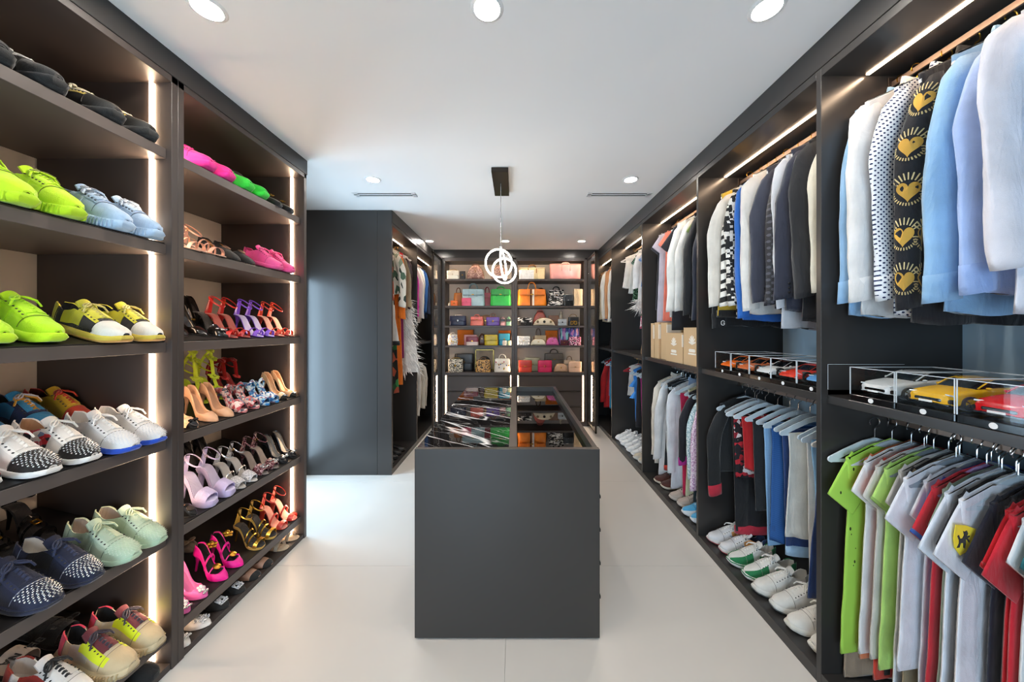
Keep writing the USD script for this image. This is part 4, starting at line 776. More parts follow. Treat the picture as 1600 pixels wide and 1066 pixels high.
def wrap(R, poly, th0, z0, off=.0016):
    """a flat print laid onto a sleeve: th0 the angle round it, z0 the height of its centre"""
    v, f = extrude(poly.segmentize(.012), .0006); zs = R[:, :, 2].mean(1); P_ = []
    for a, b_, d_ in v:
        t_ = np.interp(-(z0 + b_), -zs, np.arange(len(zs))); i = min(int(t_), len(zs) - 2); ring = lerp(R[i], R[i + 1], t_ - i); c = ring.mean(0); q = (th0 + a / .045) / (2 * PI) * 12 % 12; j = int(q); p = lerp(ring[j], ring[(j + 1) % 12], q - j)
        n = p - c; n[2] = 0; n /= np.linalg.norm(n) + 1e-9; p = p + n * (off + d_); p[2] = z0 + b_; P_.append(p)
    return np.array(P_), f
HEART = Polygon([(.036 * math.sin(t_) ** 3, .0024 * (13 * math.cos(t_) - 5 * math.cos(2 * t_) - 2 * math.cos(3 * t_) - math.cos(4 * t_))) for t_ in np.linspace(0, 2 * PI, 40)[:-1]])
def rays(r0, r1, n, a0, a1, wd=.0022):
    from shapely.ops import unary_union
    return unary_union([LineString([(r0 * math.cos(q), r0 * math.sin(q)), (r1 * math.cos(q), r1 * math.sin(q))]).buffer(wd, 2) for q in np.linspace(a0, a1, n)])
GN = {}
def garment(name, short, cloth, d, level='up', side=1, L=.8, w0=.19, w1=.22, T=.013, fold=.008, sleeve=None, sl=None, slc=None, cuff=None, collar=None, colc=None, wf=None, neck=.075, hang='white', yaw=0.0, dx=0.0, trim=None, waist=None,
            buttons=None, puff=None, feathers=None, flat=False, group=None, hem_band=None, cat_=None, lapel=None, badge=None, wav=3.0, sr=.05, sy=.022, stripe=None, drop=.5, sw=.085, ruffle=None, dip=.03, tagc=None, tilt=0.0, prints=False, seed=None):
    rg = random.Random(seed or sum(map(ord, short)))
    rail = XR + .296 if side > 0 else XC - .296
    zn = {'up': NECK_UP, 'low': NECK_LOW}[level]
    m = M4((rail + dx * side, d, zn), (0 if side > 0 else PI) + yaw, tilt * side)
    hanger(hang, short, m)
    t = thing(name, short, cat_ or name.replace('_', ' '), m, group or {1: 'clothes in the wardrobes', -1: 'clothes in the far closet'}[side] + (' upper rail' if level == 'up' else ' lower rail'))
    W = wf or (lambda v: lerp(w0, w0 * .96, min(1, v * 5)) if v < .2 else lerp(w0 * .96, w1, (v - .2) / .8))
    if waist: W = lambda v: float(smooth(v, [(0, w0), (.12, w0 * .9), (waist[0], waist[1]), (1, w1)]))
    b = part(t, 'body', body(L, W, T, fold, rg, neck, dip, .2, wav=wav, flat=flat, puff=puff), cloth, True)
    if sleeve == 'long':
        for s in (-1, 1):
            Rr = sleeve_long(s, w0, sl or .60, rg, sr if s < 0 else sr * .8, sy, out=.03 if s < 0 else -.012, puff=puff)
            q = part(t, 'sleeve', crumple(loft(Rr if s > 0 else Rr[:, ::-1]), .0055 if not prints else .0, 16, int(rg.random() * 999)), slc or cloth, True)
            if prints:
                for k_, z_ in enumerate(np.arange(-.16, -.08 - (sl or .6) + .05, -.155)):
                    for th_ in (-.85, -2.7): 
                        part(q, 'heart_print', wrap(Rr, HEART, th_ + .1 * math.sin(9 * k_), z_), 'd9a440', False)
                        part(q, 'crown_print', mv(wrap(Rr, rays(.040, .062, 9, .6, PI - .6), th_ + .1 * math.sin(9 * k_), z_), 0, 0, .0), 'e0c890', False); part(q, 'scroll_print', wrap(Rr, rays(.043, .050, 16, PI + .1, 2 * PI - .1), th_ + .1 * math.sin(9 * k_), z_), 'd9bd80', False)
            if cuff:
                E = Rr[-4:].copy(); c = E.mean(1, keepdims=True); E = c + (E - c) * (1.04, 1.08, 1); part(q, 'cuff', loft(E if s > 0 else E[:, ::-1]), cuff, True)
            if buttons:
                for k in range(3): part(q, 'button', ball(.006, (s * (w0 + .03 - .03 * s * 0) - .0, -.022, -.078 - (sl or .6) + .03 + .022 * k), k=6), buttons)
            if stripe: part(q, 'sleeve_stripe', mv(loft((lambda E, c: c + (E - c) * (1.10, 1.16, 1))(Rr[-9:-6], Rr[-9:-6].mean(1, keepdims=True))), 0, 0, 0), stripe, True)
    elif sleeve == 'short':
        for s in (-1, 1):
            Rr = sleeve_short(s, w0, sl or .16, rg, sw, drop=drop)
            q = part(t, 'sleeve', loft(Rr if s > 0 else Rr[:, ::-1]), slc or cloth, True)
            if cuff:
                E = Rr[-2:].copy(); E[0] = lerp(E[0], E[1], .6); c = E.mean(1, keepdims=True); E = c + (E - c) * (1.03, 1.06, 1.03); part(q, 'cuff', loft(E if s > 0 else E[:, ::-1]), cuff, True)
            if badge and s < 0: badge(q, Rr)
    if collar:
        a = np.arange(17) / 16 * 2 * PI; rx, ry = neck * .82, max(.018, T * 1.2)
        E = [np.stack([k * rx * np.cos(a), k * ry * np.sin(a) - .002, .012 + zz + .010 * np.cos(2 * a) * (collar == 'shirt') - .02 * (collar == 'crew')], 1) for k, zz in ((1.1, -.006), (1.0, .022 if collar == 'shirt' else .012), (.86, .020 if collar == 'shirt' else .010), (.86, -.006))]
        part(t, 'collar', loft(np.array(E), False, False), colc or cloth, True)
        if collar == 'shirt':
            for s in (-1, 1): part(t, 'collar_point', loft(np.array([[(s * .012, -ry - .004, .02), (s * .062, -ry * .7, .022), (s * .062, -ry * .7 - .004, .018), (s * .012, -ry - .008, .017)], [(s * .022, -ry - .010, -.055), (s * .075, -ry - .002, -.035), (s * .075, -ry - .006, -.036), (s * .022, -ry - .014, -.056)]])), colc or cloth, False)
            part(t, 'placket', loft(np.array([[( -.014, yy, z_), (.014, yy, z_), (.014, yy - .003, z_), (-.014, yy - .003, z_)] for z_, yy in [(-.03 - (L - .06) * k / 6, -T * 1.12 - .004) for k in range(7)]])), colc or cloth, False)
    if lapel:
        for s in (-1, 1): part(t, 'lapel', loft(np.array([[(s * .05, -T - .004, .02), (s * .085, -T - .001, .0), (s * .085, -T - .006, -.002), (s * .05, -T - .009, .018)], [(s * .03, -T - .007, -.1), (s * .10, -T - .004, -.12), (s * .10, -T - .009, -.122), (s * .03, -T - .012, -.102)], [(s * .004, -T - .008, -.38), (s * .02, -T - .006, -.37), (s * .02, -T - .011, -.372), (s * .004, -T - .013, -.382)]])), lapel, False)
    if hem_band:
        w = W(1.0); part(t, 'hem_band', loft(np.array([np.stack([(w + .004) * np.cos(a_) , (T + fold * 2.2) * np.sin(a_), np.full(20, z)], 1) for a_ in [np.arange(20) * 2 * PI / 20] for z in (-L - .012, -L + .035)])), hem_band, True)
    if feathers:
        r2 = random.Random(9); col, n, z0, z1, ln = feathers; ms = []
        for k in range(n):
            v = r2.random(); z = lerp(z0, z1, v); w = W(min(1, -z / L)); x = r2.uniform(-1, 1) * w; s = r2.choice((-1, 1)); e = min(.15 if x > 0 else 9, r2.uniform(-.5, .5) + (x / max(w, .01)) * .9); l = ln * r2.uniform(.6, 1.2)
            p = np.array([x, s * T * .8, z]); q = p + l * np.array([math.sin(e), s * r2.uniform(.1, .55) * .5, -math.cos(e) * .8]); o = np.array([.006, .002, .004])
            ms.append((np.array([p - o, p + o, (p + q) / 2 + o * 1.6 + (0, s * .006, .006), (p + q) / 2 - o * 1.6 + (0, s * .006, .006), q]), np.array([(0, 1, 2), (0, 2, 3), (3, 2, 4)])))
        part(t, 'feathers', cat(ms), col, False, kind='stuff')
    if ruffle:
        for z, wd, c in ruffle:
            a = np.arange(40) * 2 * PI / 40; w = W(min(1, -z / L)); part(t, 'ruffle', loft(np.array([np.stack([(w + g) * np.cos(a) * (1 + .05 * np.sin(9 * a) * k), (T + .012 * k) * np.sin(a) * (1 + .4 * np.sin(9 * a) * k), np.full(40, zz)], 1) for g, zz, k in ((0, z, .2), (wd * .5, z - .04, 1), (wd, z - .08, 1.4))]), True, False), c, True)
    if trim:
        for z in trim[1]: w = W(min(1, -z / L)) + .002; a = np.arange(20) * 2 * PI / 20; part(t, 'trim_band', loft(np.array([np.stack([w * np.cos(a), (T + fold * 1.8) * np.sin(a), np.full(20, zz)], 1) for zz in (z, z + trim[2])]), True, False), trim[0], True)
    if tagc: part(t, 'woven_label', box(-W(1) + .03, -W(1) + .055, -T - fold * 1.6 - .002, -T - fold * 1.6, -L + .02, -L + .055, .0005), tagc)
    return t
# ---- patterned cloths
spots('navy_dots', 'dfe3ea', ['25335a'], 78, .25, 0.0, (1, .01, 1), (0, .785, 0))
spots('golden_hearts', '121118', ['c08f3c', '2a1e10', 'd9b870'], 13, .16, .9, (1, .25, .9), soft=.12)
cells('monogram_print', ['d9d5cc', '121214', '121214', 'cfcac0', '121214', 'e2ded6'], 62, (1, .05, 1), metric='chebychev', rand=.55)
waves('tiger_print', [(0, '1a1a1a'), (.3, '1a1a1a'), (.38, 'e3ded5'), (1, 'ebe7df')], 5, 'z', 7.0, 1.0)
spots('dotted_black', '1b1b21', ['4a4a55'], 42, .3, 0.0, (1, .05, 1), (0, .785, 0), rough=.5)
waves('denim', [(0, '1d4b86'), (1, '2a62a6')], 60, 'z', 1.0); waves('pale_denim', [(0, '7faedb'), (1, '9cc5e8')], 50, 'z', 1.0)
waves('pleats', [(0, '9a948f'), (.5, 'd3cdc8'), (1, 'e3ded9')], 18, 'x', .2); waves('black_stripes', [(0, '17171a'), (.55, '17171a'), (.6, 'dcd7d2'), (1, 'dcd7d2')], 14, 'z', .3)
cells('tweed_pink', ['e3c6d8', 'd0a6c4', 'f0e0ea', 'b886b0', 'e9d2e2'], 130); cells('tweed_mint', ['c4d6d8', 'a9c2c8', 'dfeaea', '8fb0b8'], 130)
cells('tropical', ['e6e2d6', '2f6b3a', '1f4d2a', 'e6e2d6', '3b8a48', 'b9543a', 'e6e2d6', '171a16'], 16, (1, .3, .7))
cells('palm_print', ['e3dfd4', '4f6b58', 'e3dfd4', '2f3f38', 'e3dfd4', '8c9a86'], 20, (1.2, .3, .6))
cells('floral_dark', ['15151a', 'e0dcd6', '15151a', 'b8383a', '15151a', 'cfcac4'], 30); cells('red_floral', ['17131a', 'b3202e', '17131a', 'd9d2d4', '8a1a2a', '17131a'], 46)
cells('sequin_green', ['0f3a22', '0c2c1a', '1a5230', '071a10', '8fc0a0'], 190, rough=.3); cells('sequin_multi', ['1d2430', '3b5a6a', '6a2a4a', '10141c', '8fa0a8'], 150, rough=.35)
cells('floral_sky', ['c9d6e6', '6f93c8', 'e3e6ea', '9ab4dc', 'dfe4ea'], 40); cells('floral_rose', ['e0c6cc', 'b04a6a', 'ead9dc', 'd08aa0', '6a7a5a'], 42)
cells('brown_fur', ['8a6a4c', 'a5845f', '6b4f38', 'b89a78', '7c5c40'], 260, (1, 1, .35), bump=1.0); spots('grey_patch', 'ddd8d0', ['8e8a86'], 5, .35, 1.0)
spots('scribble_lime', 'a4d353', ['27360f'], 26, .11, 1.0, (1, .5, .6)); cells('camo', ['a8a38a', '9aa08c', 'b5ad92'], 14)
g = garment; WHT = 'e2e2e2'
sh = dict(sleeve='long', collar='shirt', L=.90, sl=.76)
g('dress_shirt', 'light blue shirt hung against the tall dark panel', '8db7de', 1.395, **{**sh, 'cuff': '8db7de'}, yaw=.0, cat_='shirt')
g('dress_shirt', 'crisp white shirt hung beside the dotted shirt', WHT, 1.335, **{**sh, 'cuff': 'e6e6e6'}, w0=.2, dx=-.01, cat_='shirt', sr=.06)
g('dress_shirt', 'white shirt with small navy dots', 'navy_dots', 1.262, **{**sh, 'cuff': 'navy_dots'}, dx=.015, cat_='shirt', fold=.012, w1=.2)
g('dress_shirt', 'black shirt printed with golden hearts', '121118', 1.19, prints=True, **{**sh, 'cuff': None, 'L': .93, 'sl': .80}, dx=.02, cat_='shirt', sr=.052)
g('dress_shirt', 'pale chambray blue shirt beside the golden heart print', '8fb8dd', 1.112, **{**sh, 'cuff': '8fb8dd', 'sl': .78}, dx=.035, cat_='shirt', sr=.07, sy=.03)
g('dress_shirt', 'periwinkle blue shirt between pale blue and white shirts', 'a5bdea', 1.035, **{**sh, 'cuff': '9ab6ea', 'L': .84}, dx=.05, cat_='shirt', sr=.06, sy=.026)
g('dress_shirt', 'large white shirt hung closest to the camera', 'dcdce6', .955, **{**sh, 'sl': .70}, dx=.03, cat_='shirt', sr=.085, sy=.03)
g('dress_shirt', 'sky blue shirt behind the large white shirt', '8ec0e2', .875, **{**sh, 'L': .92}, dx=.05, cat_='shirt')
# blazers and knits above the small sports cars
bz = dict(sleeve='long', L=.86, sl=.72, T=.018, sy=.03, sr=.055)
kg = garment('sweater', 'black knit with red and white striped cuffs', '16171a', 2.325, **{**bz, 'L': .93, 'sl': .86, 'cuff': '15161a'}, stripe='a82033', dx=.035)
part(kg, 'lettering', mv(tr(text('G', .032), M4((0, 0, 0), 0, 0, PI / 2)), -.225, -.036, -.925), 'e8e6e2', False)
g('sweater', 'sweater with a yellow front edge', 'd9b23a', 2.255, **bz, dx=-.03, hem_band='1a1a1a', slc='e3ded5')
g('sweater', 'white shirt with black tiger stripes', 'tiger_print', 2.182, **{**bz, 'L': .8}, collar='shirt')
g('shirt', 'black and cream monogram print shirt', 'monogram_print', 2.115, **{**bz, 'L': .88}, collar='shirt', hang='white')
g('jacket', 'royal blue jacket behind the white jacket', '1f63b8', 2.045, **{**bz, 'L': .90, 'sl': .8})
g('jacket', 'white jacket between royal blue and navy jackets', 'dcdad6', 1.972, **{**bz, 'sl': .76, 'sr': .065}, dx=-.01, lapel='e0deda')
g('blazer', 'charcoal navy blazer beside the white jacket', '343848', 1.885, **{**bz, 'L': .8}, lapel='2f3342', buttons='1a1b22')
g('blazer', 'black blazer woven with small grey dots', 'dotted_black', 1.80, **{**bz, 'L': .84, 'sl': .74}, lapel='17171c', buttons='black')
g('dress_shirt', 'long white shirt hanging below the blazers', 'd5d8de', 1.752, **{**sh, 'L': .95, 'collar': None}, cat_='shirt', T=.007, fold=.003, sy=.012)
g('blazer', 'plain navy blazer with buttoned cuff', '23283a', 1.70, **{**bz, 'sr': .06}, dx=-.015, lapel='1f2434', buttons='black')
g('blazer', 'black blazer behind the cream jacket', '17191f', 1.615, **{**bz, 'L': .92}, lapel='141518')
g('jacket', 'cream jacket against the near panel', 'd8d3c2', 1.53, **{**bz, 'L': .82, 'sl': .7}, dx=.02, lapel='dcd8c8')
# over the kraft boxes
ts = dict(sleeve='short', collar='crew', L=.76, w0=.195, w1=.215, T=.011, fold=.006)
g('t_shirt', 'dark grey tee hung against the far panel', '3a3a42', 3.33, **ts, cat_='t-shirt')
g('t_shirt', 'grey lilac tee beside the salmon tee', 'b5b2c0', 3.245, **{**ts, 'L': .9}, cat_='t-shirt', dx=-.02)
g('t_shirt', 'salmon pink tee above the kraft boxes', 'e8806c', 3.16, **{**ts, 'L': .88}, cat_='t-shirt')
g('t_shirt', 'white tee with black hem sleeves', 'e0e0e0', 3.075, **{**ts, 'L': .84, 'cuff': '1a1a1a'}, cat_='t-shirt', dx=.02)
g('t_shirt', 'long black tee beside the white sweatshirt', '1b1e28', 2.985, **{**ts, 'L': .96, 'sl': .24}, cat_='t-shirt')
g('sweater', 'white sweatshirt above the kraft boxes', 'dededa', 2.885, **{**bz, 'L': .78, 'sl': .72, 'sr': .07}, dx=-.02, hem_band='e4e4e0')
g('sweater', 'ivory sweater behind the white sweatshirt', 'd3d2ce', 2.795, **{**bz, 'L': .8})
g('t_shirt', 'olive green tee between white and black tops', '7d9150', 2.72, **{**ts, 'L': .86}, cat_='t-shirt', dx=.04)
g('coat', 'black coat against the near panel over the boxes', '17181c', 2.635, **{**bz, 'L': .86, 'sl': .76}, dx=-.01)
g('coat', 'navy black coat nearest the blazers', '1d2233', 2.53, **{**bz, 'L': .94, 'sl': .8})
# feather-trimmed tops
tk = dict(L=.5, w0=.13, w1=.17, T=.014, neck=.06)
g('top', 'white camisole with tiny studs on a bare hanger', 'e3e0da', 4.40, **{**tk, 'L': .42}, dx=-.03)
g('top', 'white tank top beside the green sequins', 'e6e4e0', 4.26, **tk, sleeve='short', sl=.1)
g('top', 'dark green sequin top', 'sequin_green', 4.12, **{**tk, 'L': .62}, sleeve='short', sl=.14)
g('dress', 'white dress with fluffy feather hem', 'e9e7e4', 3.97, L=.72, w0=.15, w1=.16, T=.02, feathers=('f0efec', 420, -.60, -.72, .13), sleeve='long', sl=.4)
g('top', 'pale blue floral top', 'floral_sky', 3.85, **{**tk, 'L': .5}, sleeve='short', sl=.16)
g('dress', 'rose floral dress beside the near panel', 'floral_rose', 3.73, L=.95, w0=.15, w1=.22, T=.02)
g('dress', 'orange and green dress above the brown bag', 'd8703a', 3.60, L=1.02, w0=.15, w1=.2, T=.02, hem_band='15503a')
# fur coat corner
g('coat', 'banded brown fur coat beside the handbag wall', 'brown_fur', 5.47, L=.80, w0=.2, w1=.23, T=.03, sleeve='long', sl=.66, sr=.055, sy=.04, puff=(6, .35), dx=-.02)
g('coat', 'cream wool coat beside the fur coat', 'd6c3a6', 5.33, **{**bz, 'L': .84})
g('jacket', 'white jacket with navy front beside the fur', '2b4a94', 5.20, **{**bz, 'L': .82, 'slc': 'dcd9d4'})
g('sweater', 'tan sweater on the corner rail', 'c08a60', 5.06, **{**bz, 'L': .84})
g('dress_shirt', 'ivory blouse on the corner rail', 'e0dcd6', 4.90, **{**sh, 'L': .8}, cat_='shirt')
g('coat', 'black coat on the corner rail', '17161a', 4.74, **{**bz, 'L': .86})
# ---- lower rails
lw = dict(level='low', hang='blue')
def crest(q, R):
    """yellow shield with a rearing horse on the sleeve"""
    c = R[-3].mean(0); fr = M4(c + (-.012, -.0125, .03)) @ M4((0, 0, 0), 0, .22) @ M4((0, 0, 0), 0, 0, PI / 2)
    sh_ = Polygon([(-.036, .040), (0, .044), (.036, .040), (.035, .0), (.025, -.028), (0, -.047), (-.025, -.028), (-.035, 0)])
    part(q, 'shield', tr(extrude(sh_, .0012), fr), 'f2dc1a', False)
    hs = Polygon([(-.018, -.026), (-.010, -.024), (-.008, -.010), (.001, -.008), (.004, -.022), (.010, -.024), (.009, -.006), (.006, .004), (.012, .002), (.019, -.004), (.021, .001), (.012, .009), (.018, .013), (.016, .017), (.008, .013), (.010, .022), (.004, .030), (-.003, .025), (-.008, .027), (-.005, .021), (-.002, .015), (-.006, .004), (-.013, .002), (-.020, .012), (-.024, .008), (-.016, -.003), (-.014, -.012)])
    part(q, 'horse_emblem', tr(mv(extrude(hs, .001), 0, 0, .0012), fr), '111111', False)
tee = dict(sleeve='short', L=.74, w0=.205, w1=.225, T=.0065, fold=.003, neck=.085, wav=2.2, seed=11, cat_='t-shirt', dip=.05, **lw)
TEES = [('lime green long tee with ink scribbles', 'a4d353', dict(L=.84, dx=-.045, sl=.2, hem_band=None)), ('orange tee beside the lime tee', 'e88a5a', dict(L=.84, dx=.01)), ('white tee behind the orange tee', WHT, dict(L=.80, dx=-.015)), ('tomato red tee with woven hem label', 'd8402c', dict(L=.88, dx=.02, tagc='17171a')),
    ('greige tee with wide sleeves', 'c9c3bc', dict(L=.78, dx=-.015)), ('pale lime tee with darker green sleeve edge', 'b4da72', dict(L=.80, dx=-.005, cuff='9cc060')), ('white tee behind the pale lime tee', 'dfe0e2', dict(L=.86, dx=.025)), ('black tee seen behind white tees', '20222a', dict(L=.84, dx=.03)),
    ('khaki brown tee beside the large white tee', '8a7a5c', dict(L=.85, dx=.01)), ('large white tee with plain wide sleeve', 'dcdfe6', dict(L=.72, dx=-.03, sl=.19)), ('white sports tee beside the royal blue tee', 'd9dee8', dict(L=.86, dx=.015)), ('royal blue tee before the red tee', '1f52c8', dict(L=.86, dx=.035)),
    ('red tee with blue edged sleeve', 'c01c2c', dict(L=.78, dx=-.01, sl=.2, cuff='2a5ab0')), ('sage green tee beside the long white sleeve', '8fa394', dict(L=.80, dx=.0)), ('white tee with long wide sleeve beside sage green', 'd8dde6', dict(L=.84, dx=-.02, sl=.23)), ('black tee behind the crest tee', '191b24', dict(L=.80, dx=-.005, sl=.2)),
    ('white tee with yellow horse crest on its sleeve', 'dfe2ea', dict(L=.76, dx=-.03, sl=.22, badge=crest)), ('navy black tee below the crest', '1c2030', dict(L=.80, dx=.035, sl=.23)), ('charcoal tee next to the red tee', '23252e', dict(L=.74, dx=.05)), ('bright red tee with stitched sleeve', 'd1182c', dict(L=.78, dx=.02, sl=.21, cuff='cc1529')),
    ('second bright red tee hanging lower', 'c8142a', dict(L=.88, dx=.0, sl=.22)), ('white tee with narrow sleeve beside teal', 'e2e2e4', dict(L=.74, dx=.005)), ('teal green tee near the frame edge', '1d6d76', dict(L=.80, dx=.01)), ('olive drab tee near the frame edge', '5c624a', dict(L=.86, dx=.01)),
    ('black tee closest to the camera', '15171e', dict(L=.80, dx=-.01, sl=.22)), ('emerald green tee at the frame edge', '129a78', dict(L=.80, dx=.0, sl=.2)), ('navy tee beyond the emerald tee', '222a44', dict(L=.8))]
for k, (s_, c_, kw) in enumerate(TEES):
    hc = 'lilac' if k == 12 else ('blue', 'grey', 'blue', 'blue')[k % 4] if k != 17 else 'black'
    g('t_shirt', s_, 'scribble_lime' if k == 0 else c_, 1.392 - .0212 * k, **{**tee, 'hang': hc, **kw}, yaw=.10, tilt=.01)
g('trousers', 'tan trousers hanging behind the tees', 'a8917a', 1.416, level='low', hang='blue', L=.98, w0=.12, w1=.13, T=.006, fold=.002, flat=True, dx=-.09)
tr_ = dict(flat=True, T=.013, fold=.007, w0=.15, w1=.13, **lw)
g('tracksuit_jacket', 'black track jacket with red hems', '14181c', 2.30, **{**lw, 'L': .5}, sleeve='long', sl=.58, cuff='b8243a', w0=.17, dx=-.03, cat_='jacket')
g('trousers', 'black track trousers with red ankle bands', '15171d', 2.225, **{**tr_, 'L': .86}, hem_band='c02a40', dx=-.02)
g('skirt', 'red and black floral skirt', 'red_floral', 2.15, **{**tr_, 'L': .48}, dx=-.06)
g('skirt', 'scarlet skirt between dark clothes', 'c4161e', 2.09, **{**tr_, 'L': .40}, dx=-.05)
g('trousers', 'black trousers beside the pale washed jeans', '171b20', 2.03, **{**tr_, 'L': .62}, dx=-.02)
g('jeans', 'pale washed jeans folded low on the hanger', 'pale_denim', 1.965, **{**tr_, 'L': .78}, dx=.0)
g('denim_jacket', 'blue denim jacket beside indigo jeans', 'denim', 1.895, **{**tr_, 'L': .72, 'w1': .16}, trim=('1f4f8c', [-.66], .03), dx=-.01, cat_='jacket')
g('jeans', 'dark indigo jeans with turned hem', '1f3f78', 1.83, **{**tr_, 'L': .74}, hem_band='9cc0e0')
gw = g('trousers', 'white trousers with a row of dark buttons', 'e0ddd4', 1.765, **{**tr_, 'L': .62, 'w1': .17}, dx=-.02)
for k in range(5): part(gw, 'button', ball(.008, (-.05, -.03, -.30 - .07 * k), k=6), '3a3a3a')
g('trousers', 'long white trousers beside the navy dress', 'dad8d2', 1.70, **{**tr_, 'L': .88}, dx=.02)
g('top', 'pale blue satin top', '8fc0e6', 1.655, **{**tr_, 'L': .45})
g('dress', 'long navy blue dress', '1b3a72', 1.59, **{**tr_, 'L': .80, 'w0': .16, 'w1': .2, 'hang': 'white'}, dx=-.01)
g('top', 'magenta top hung against the near panel', 'd0308a', 1.525, **{**tr_, 'L': .3}, dx=.0)
g('jeans', 'faded blue jeans against the near panel', 'pale_denim', 1.487, **{**tr_, 'L': .75}, dx=.03)
sl_ = dict(sleeve='long', T=.014, fold=.008, **lw)
g('blouse', 'cream blouse with long sleeves on the lower rail', 'ded6c8', 3.33, **sl_, L=.86, sl=.68, collar='shirt', cuff='e4dccf')
g('blouse', 'white blouse beside the white trimmed black dress', 'dfe0e2', 3.25, **sl_, L=.92, sl=.7)
g('dress', 'black dress with white trim', '20252c', 3.165, **lw, L=.84, w0=.17, w1=.2, T=.014, trim=('e0e0e0', [-.2, -.5], .012), hem_band='c23a2a')
g('dress', 'dark teal dress on the lower rail', '1d2a34', 3.08, **lw, L=.86, w0=.17, w1=.19, T=.014)
g('blouse', 'white blouse with pale blue collar', 'dde2e8', 2.995, **sl_, L=.94, sl=.72, collar='shirt', colc='9ab8dc')
g('trousers', 'white wide trousers on the lower rail', 'e2e0dc', 2.92, **{**tr_, 'L': .95})
g('skirt', 'crimson pleated skirt beside white trousers', 'c81e50', 2.86, **{**tr_, 'L': .94}, dx=-.05)
g('dress', 'cream yellow dress beside the black top', 'd8d6b0', 2.80, **lw, L=.92, w0=.16, w1=.18, T=.012, slc='a8c84a')
g('top', 'black top with magenta cuffs', '1c1a24', 2.735, **sl_, L=.6, sl=.55, cuff='b0248a')
g('dress', 'dark green dress beside the tweed jackets', '1f3238', 2.67, **lw, L=.9, w0=.17, w1=.19, T=.014)
g('jacket', 'pale mint tweed jacket on lower rail', 'tweed_mint', 2.60, **sl_, L=.72, sl=.6)
g('jacket', 'pale pink tweed jacket on lower rail', 'tweed_pink', 2.535, **{**sl_, 'T': .018}, L=.80, sl=.66, dx=-.02)
g('skirt', 'beige skirt against the near panel', 'cfc3b2', 2.47, **{**tr_, 'L': .86})
g('top', 'white top on red velvet hanger', 'd9d2cc', 4.38, **{**lw, 'hang': 'red'}, L=.4, w0=.12, w1=.14)
g('dress', 'bright blue ruffled denim dress', '2f7fd0', 4.14, **lw, L=.66, w0=.15, w1=.12, T=.02, ruffle=[(-.16, .05, '3a8ad8'), (-.3, .05, '3a8ad8')])
g('top', 'black velvet top behind the ruffles', '17171d', 4.02, **lw, L=.7, w0=.15, w1=.16)
g('skirt', 'magenta skirt on the lower rail', 'a81e7c', 3.91, **{**tr_, 'L': .66})
g('skirt', 'pale pleated skirt with black stripes', 'black_stripes', 3.81, **{**tr_, 'L': .86})
g('skirt', 'ivory pleated skirt beside black stripes', 'pleats', 3.70, **{**tr_, 'L': .84})
g('dress', 'grey lilac pleated dress', 'b8b0b8', 3.58, **{**tr_, 'L': .84})
g('dress', 'dark shimmering dress in the corner', 'sequin_multi', 5.5, **lw, L=.7, w0=.15, w1=.17)
g('dress', 'scarlet satin dress in the corner', 'b8141c', 5.32, **lw, L=.76, w0=.18, w1=.2, sleeve='long', sl=.6)
g('top', 'lilac striped top in the corner', '9a8ab8', 5.18, **{**lw, 'hang': 'white'}, L=.55, w0=.15, w1=.16)
g('dress', 'turquoise dress in the corner', '2a8ab8', 5.08, **lw, L=.72, w0=.13, w1=.14, dx=-.04)
g('top', 'fuchsia top in the corner', 'd0188a', 4.95, **lw, L=.5, w0=.17, w1=.18)
g('dress', 'burgundy dress with pink hem', '6a1024', 4.82, **lw, L=.84, w0=.16, w1=.2, hem_band='b82a6a')
g('dress', 'black dress in the corner', '141318', 4.68, **lw, L=.8, w0=.16, w1=.17)
# ---- far closet behind the dark end wall
cl = dict(side=-1)
g('dress', 'tropical leaf print dress', 'tropical', 3.86, **cl, L=1.68, w0=.16, w1=.22, T=.025, dx=-.03)
g('dress', 'white dress edged in black', 'ddd8d2', 3.765, **cl, L=1.12, w0=.17, w1=.27, T=.025, fold=.006, trim=('17171a', [-.3, -.5], .02), hem_band='17171a', waist=(.3, .15), dx=-.02)
g('blouse', 'white blouse with grey palm leaves', 'palm_print', 3.95, **cl, L=.55, sleeve='long', sl=.62, T=.015, dx=-.03)
g('dress', 'bright orange dress with puffed sleeve', 'f07a1c', 4.03, **cl, L=1.62, w0=.16, w1=.2, T=.02, sleeve='long', sl=.75, dx=-.04, sr=.06)
g('dress', 'red silk dress beside the orange dress', 'c8283a', 4.095, **cl, L=.75, w0=.16, w1=.17, T=.01, dx=-.06)
g('dress', 'plum purple dress in the far closet', '7a1f5a', 4.135, **cl, L=1.3, w0=.15, w1=.17, T=.01, dx=-.05)
g('jacket', 'olive beige jacket in the far closet', 'a39a7c', 4.18, **cl, L=.72, sleeve='long', sl=.6, T=.012, dx=-.03, sy=.015)
g('jacket', 'dark maroon leather jacket', '!3a1a1c', 4.232, **cl, L=.70, sleeve='long', sl=.62, T=.012, dx=-.02, sy=.015)
g('dress', 'long white gown covered in feathers', 'e3dfd9', 4.315, **cl, L=1.5, w0=.15, w1=.30, T=.03, feathers=('ece9e4', 1100, -.55, -1.5, .12), dx=-.06)
g('top', 'hot pink satin top', 'd42aa8', 4.58, **cl, L=.85, w0=.17, w1=.18, sleeve='long', sl=.7, dx=-.02)
g('coat', 'white coat with grey patch', 'grey_patch', 4.76, **cl, L=.86, sleeve='long', sl=.72, T=.03, dx=-.02)
g('coat', 'cream coat beside the patched coat', 'd0c8bc', 4.90, **cl, L=.84, sleeve='long', sl=.7, T=.025)
g('jacket', 'blue denim jacket by the handbag wall', 'denim', 5.08, **cl, L=.74, sleeve='long', sl=.62, T=.025)
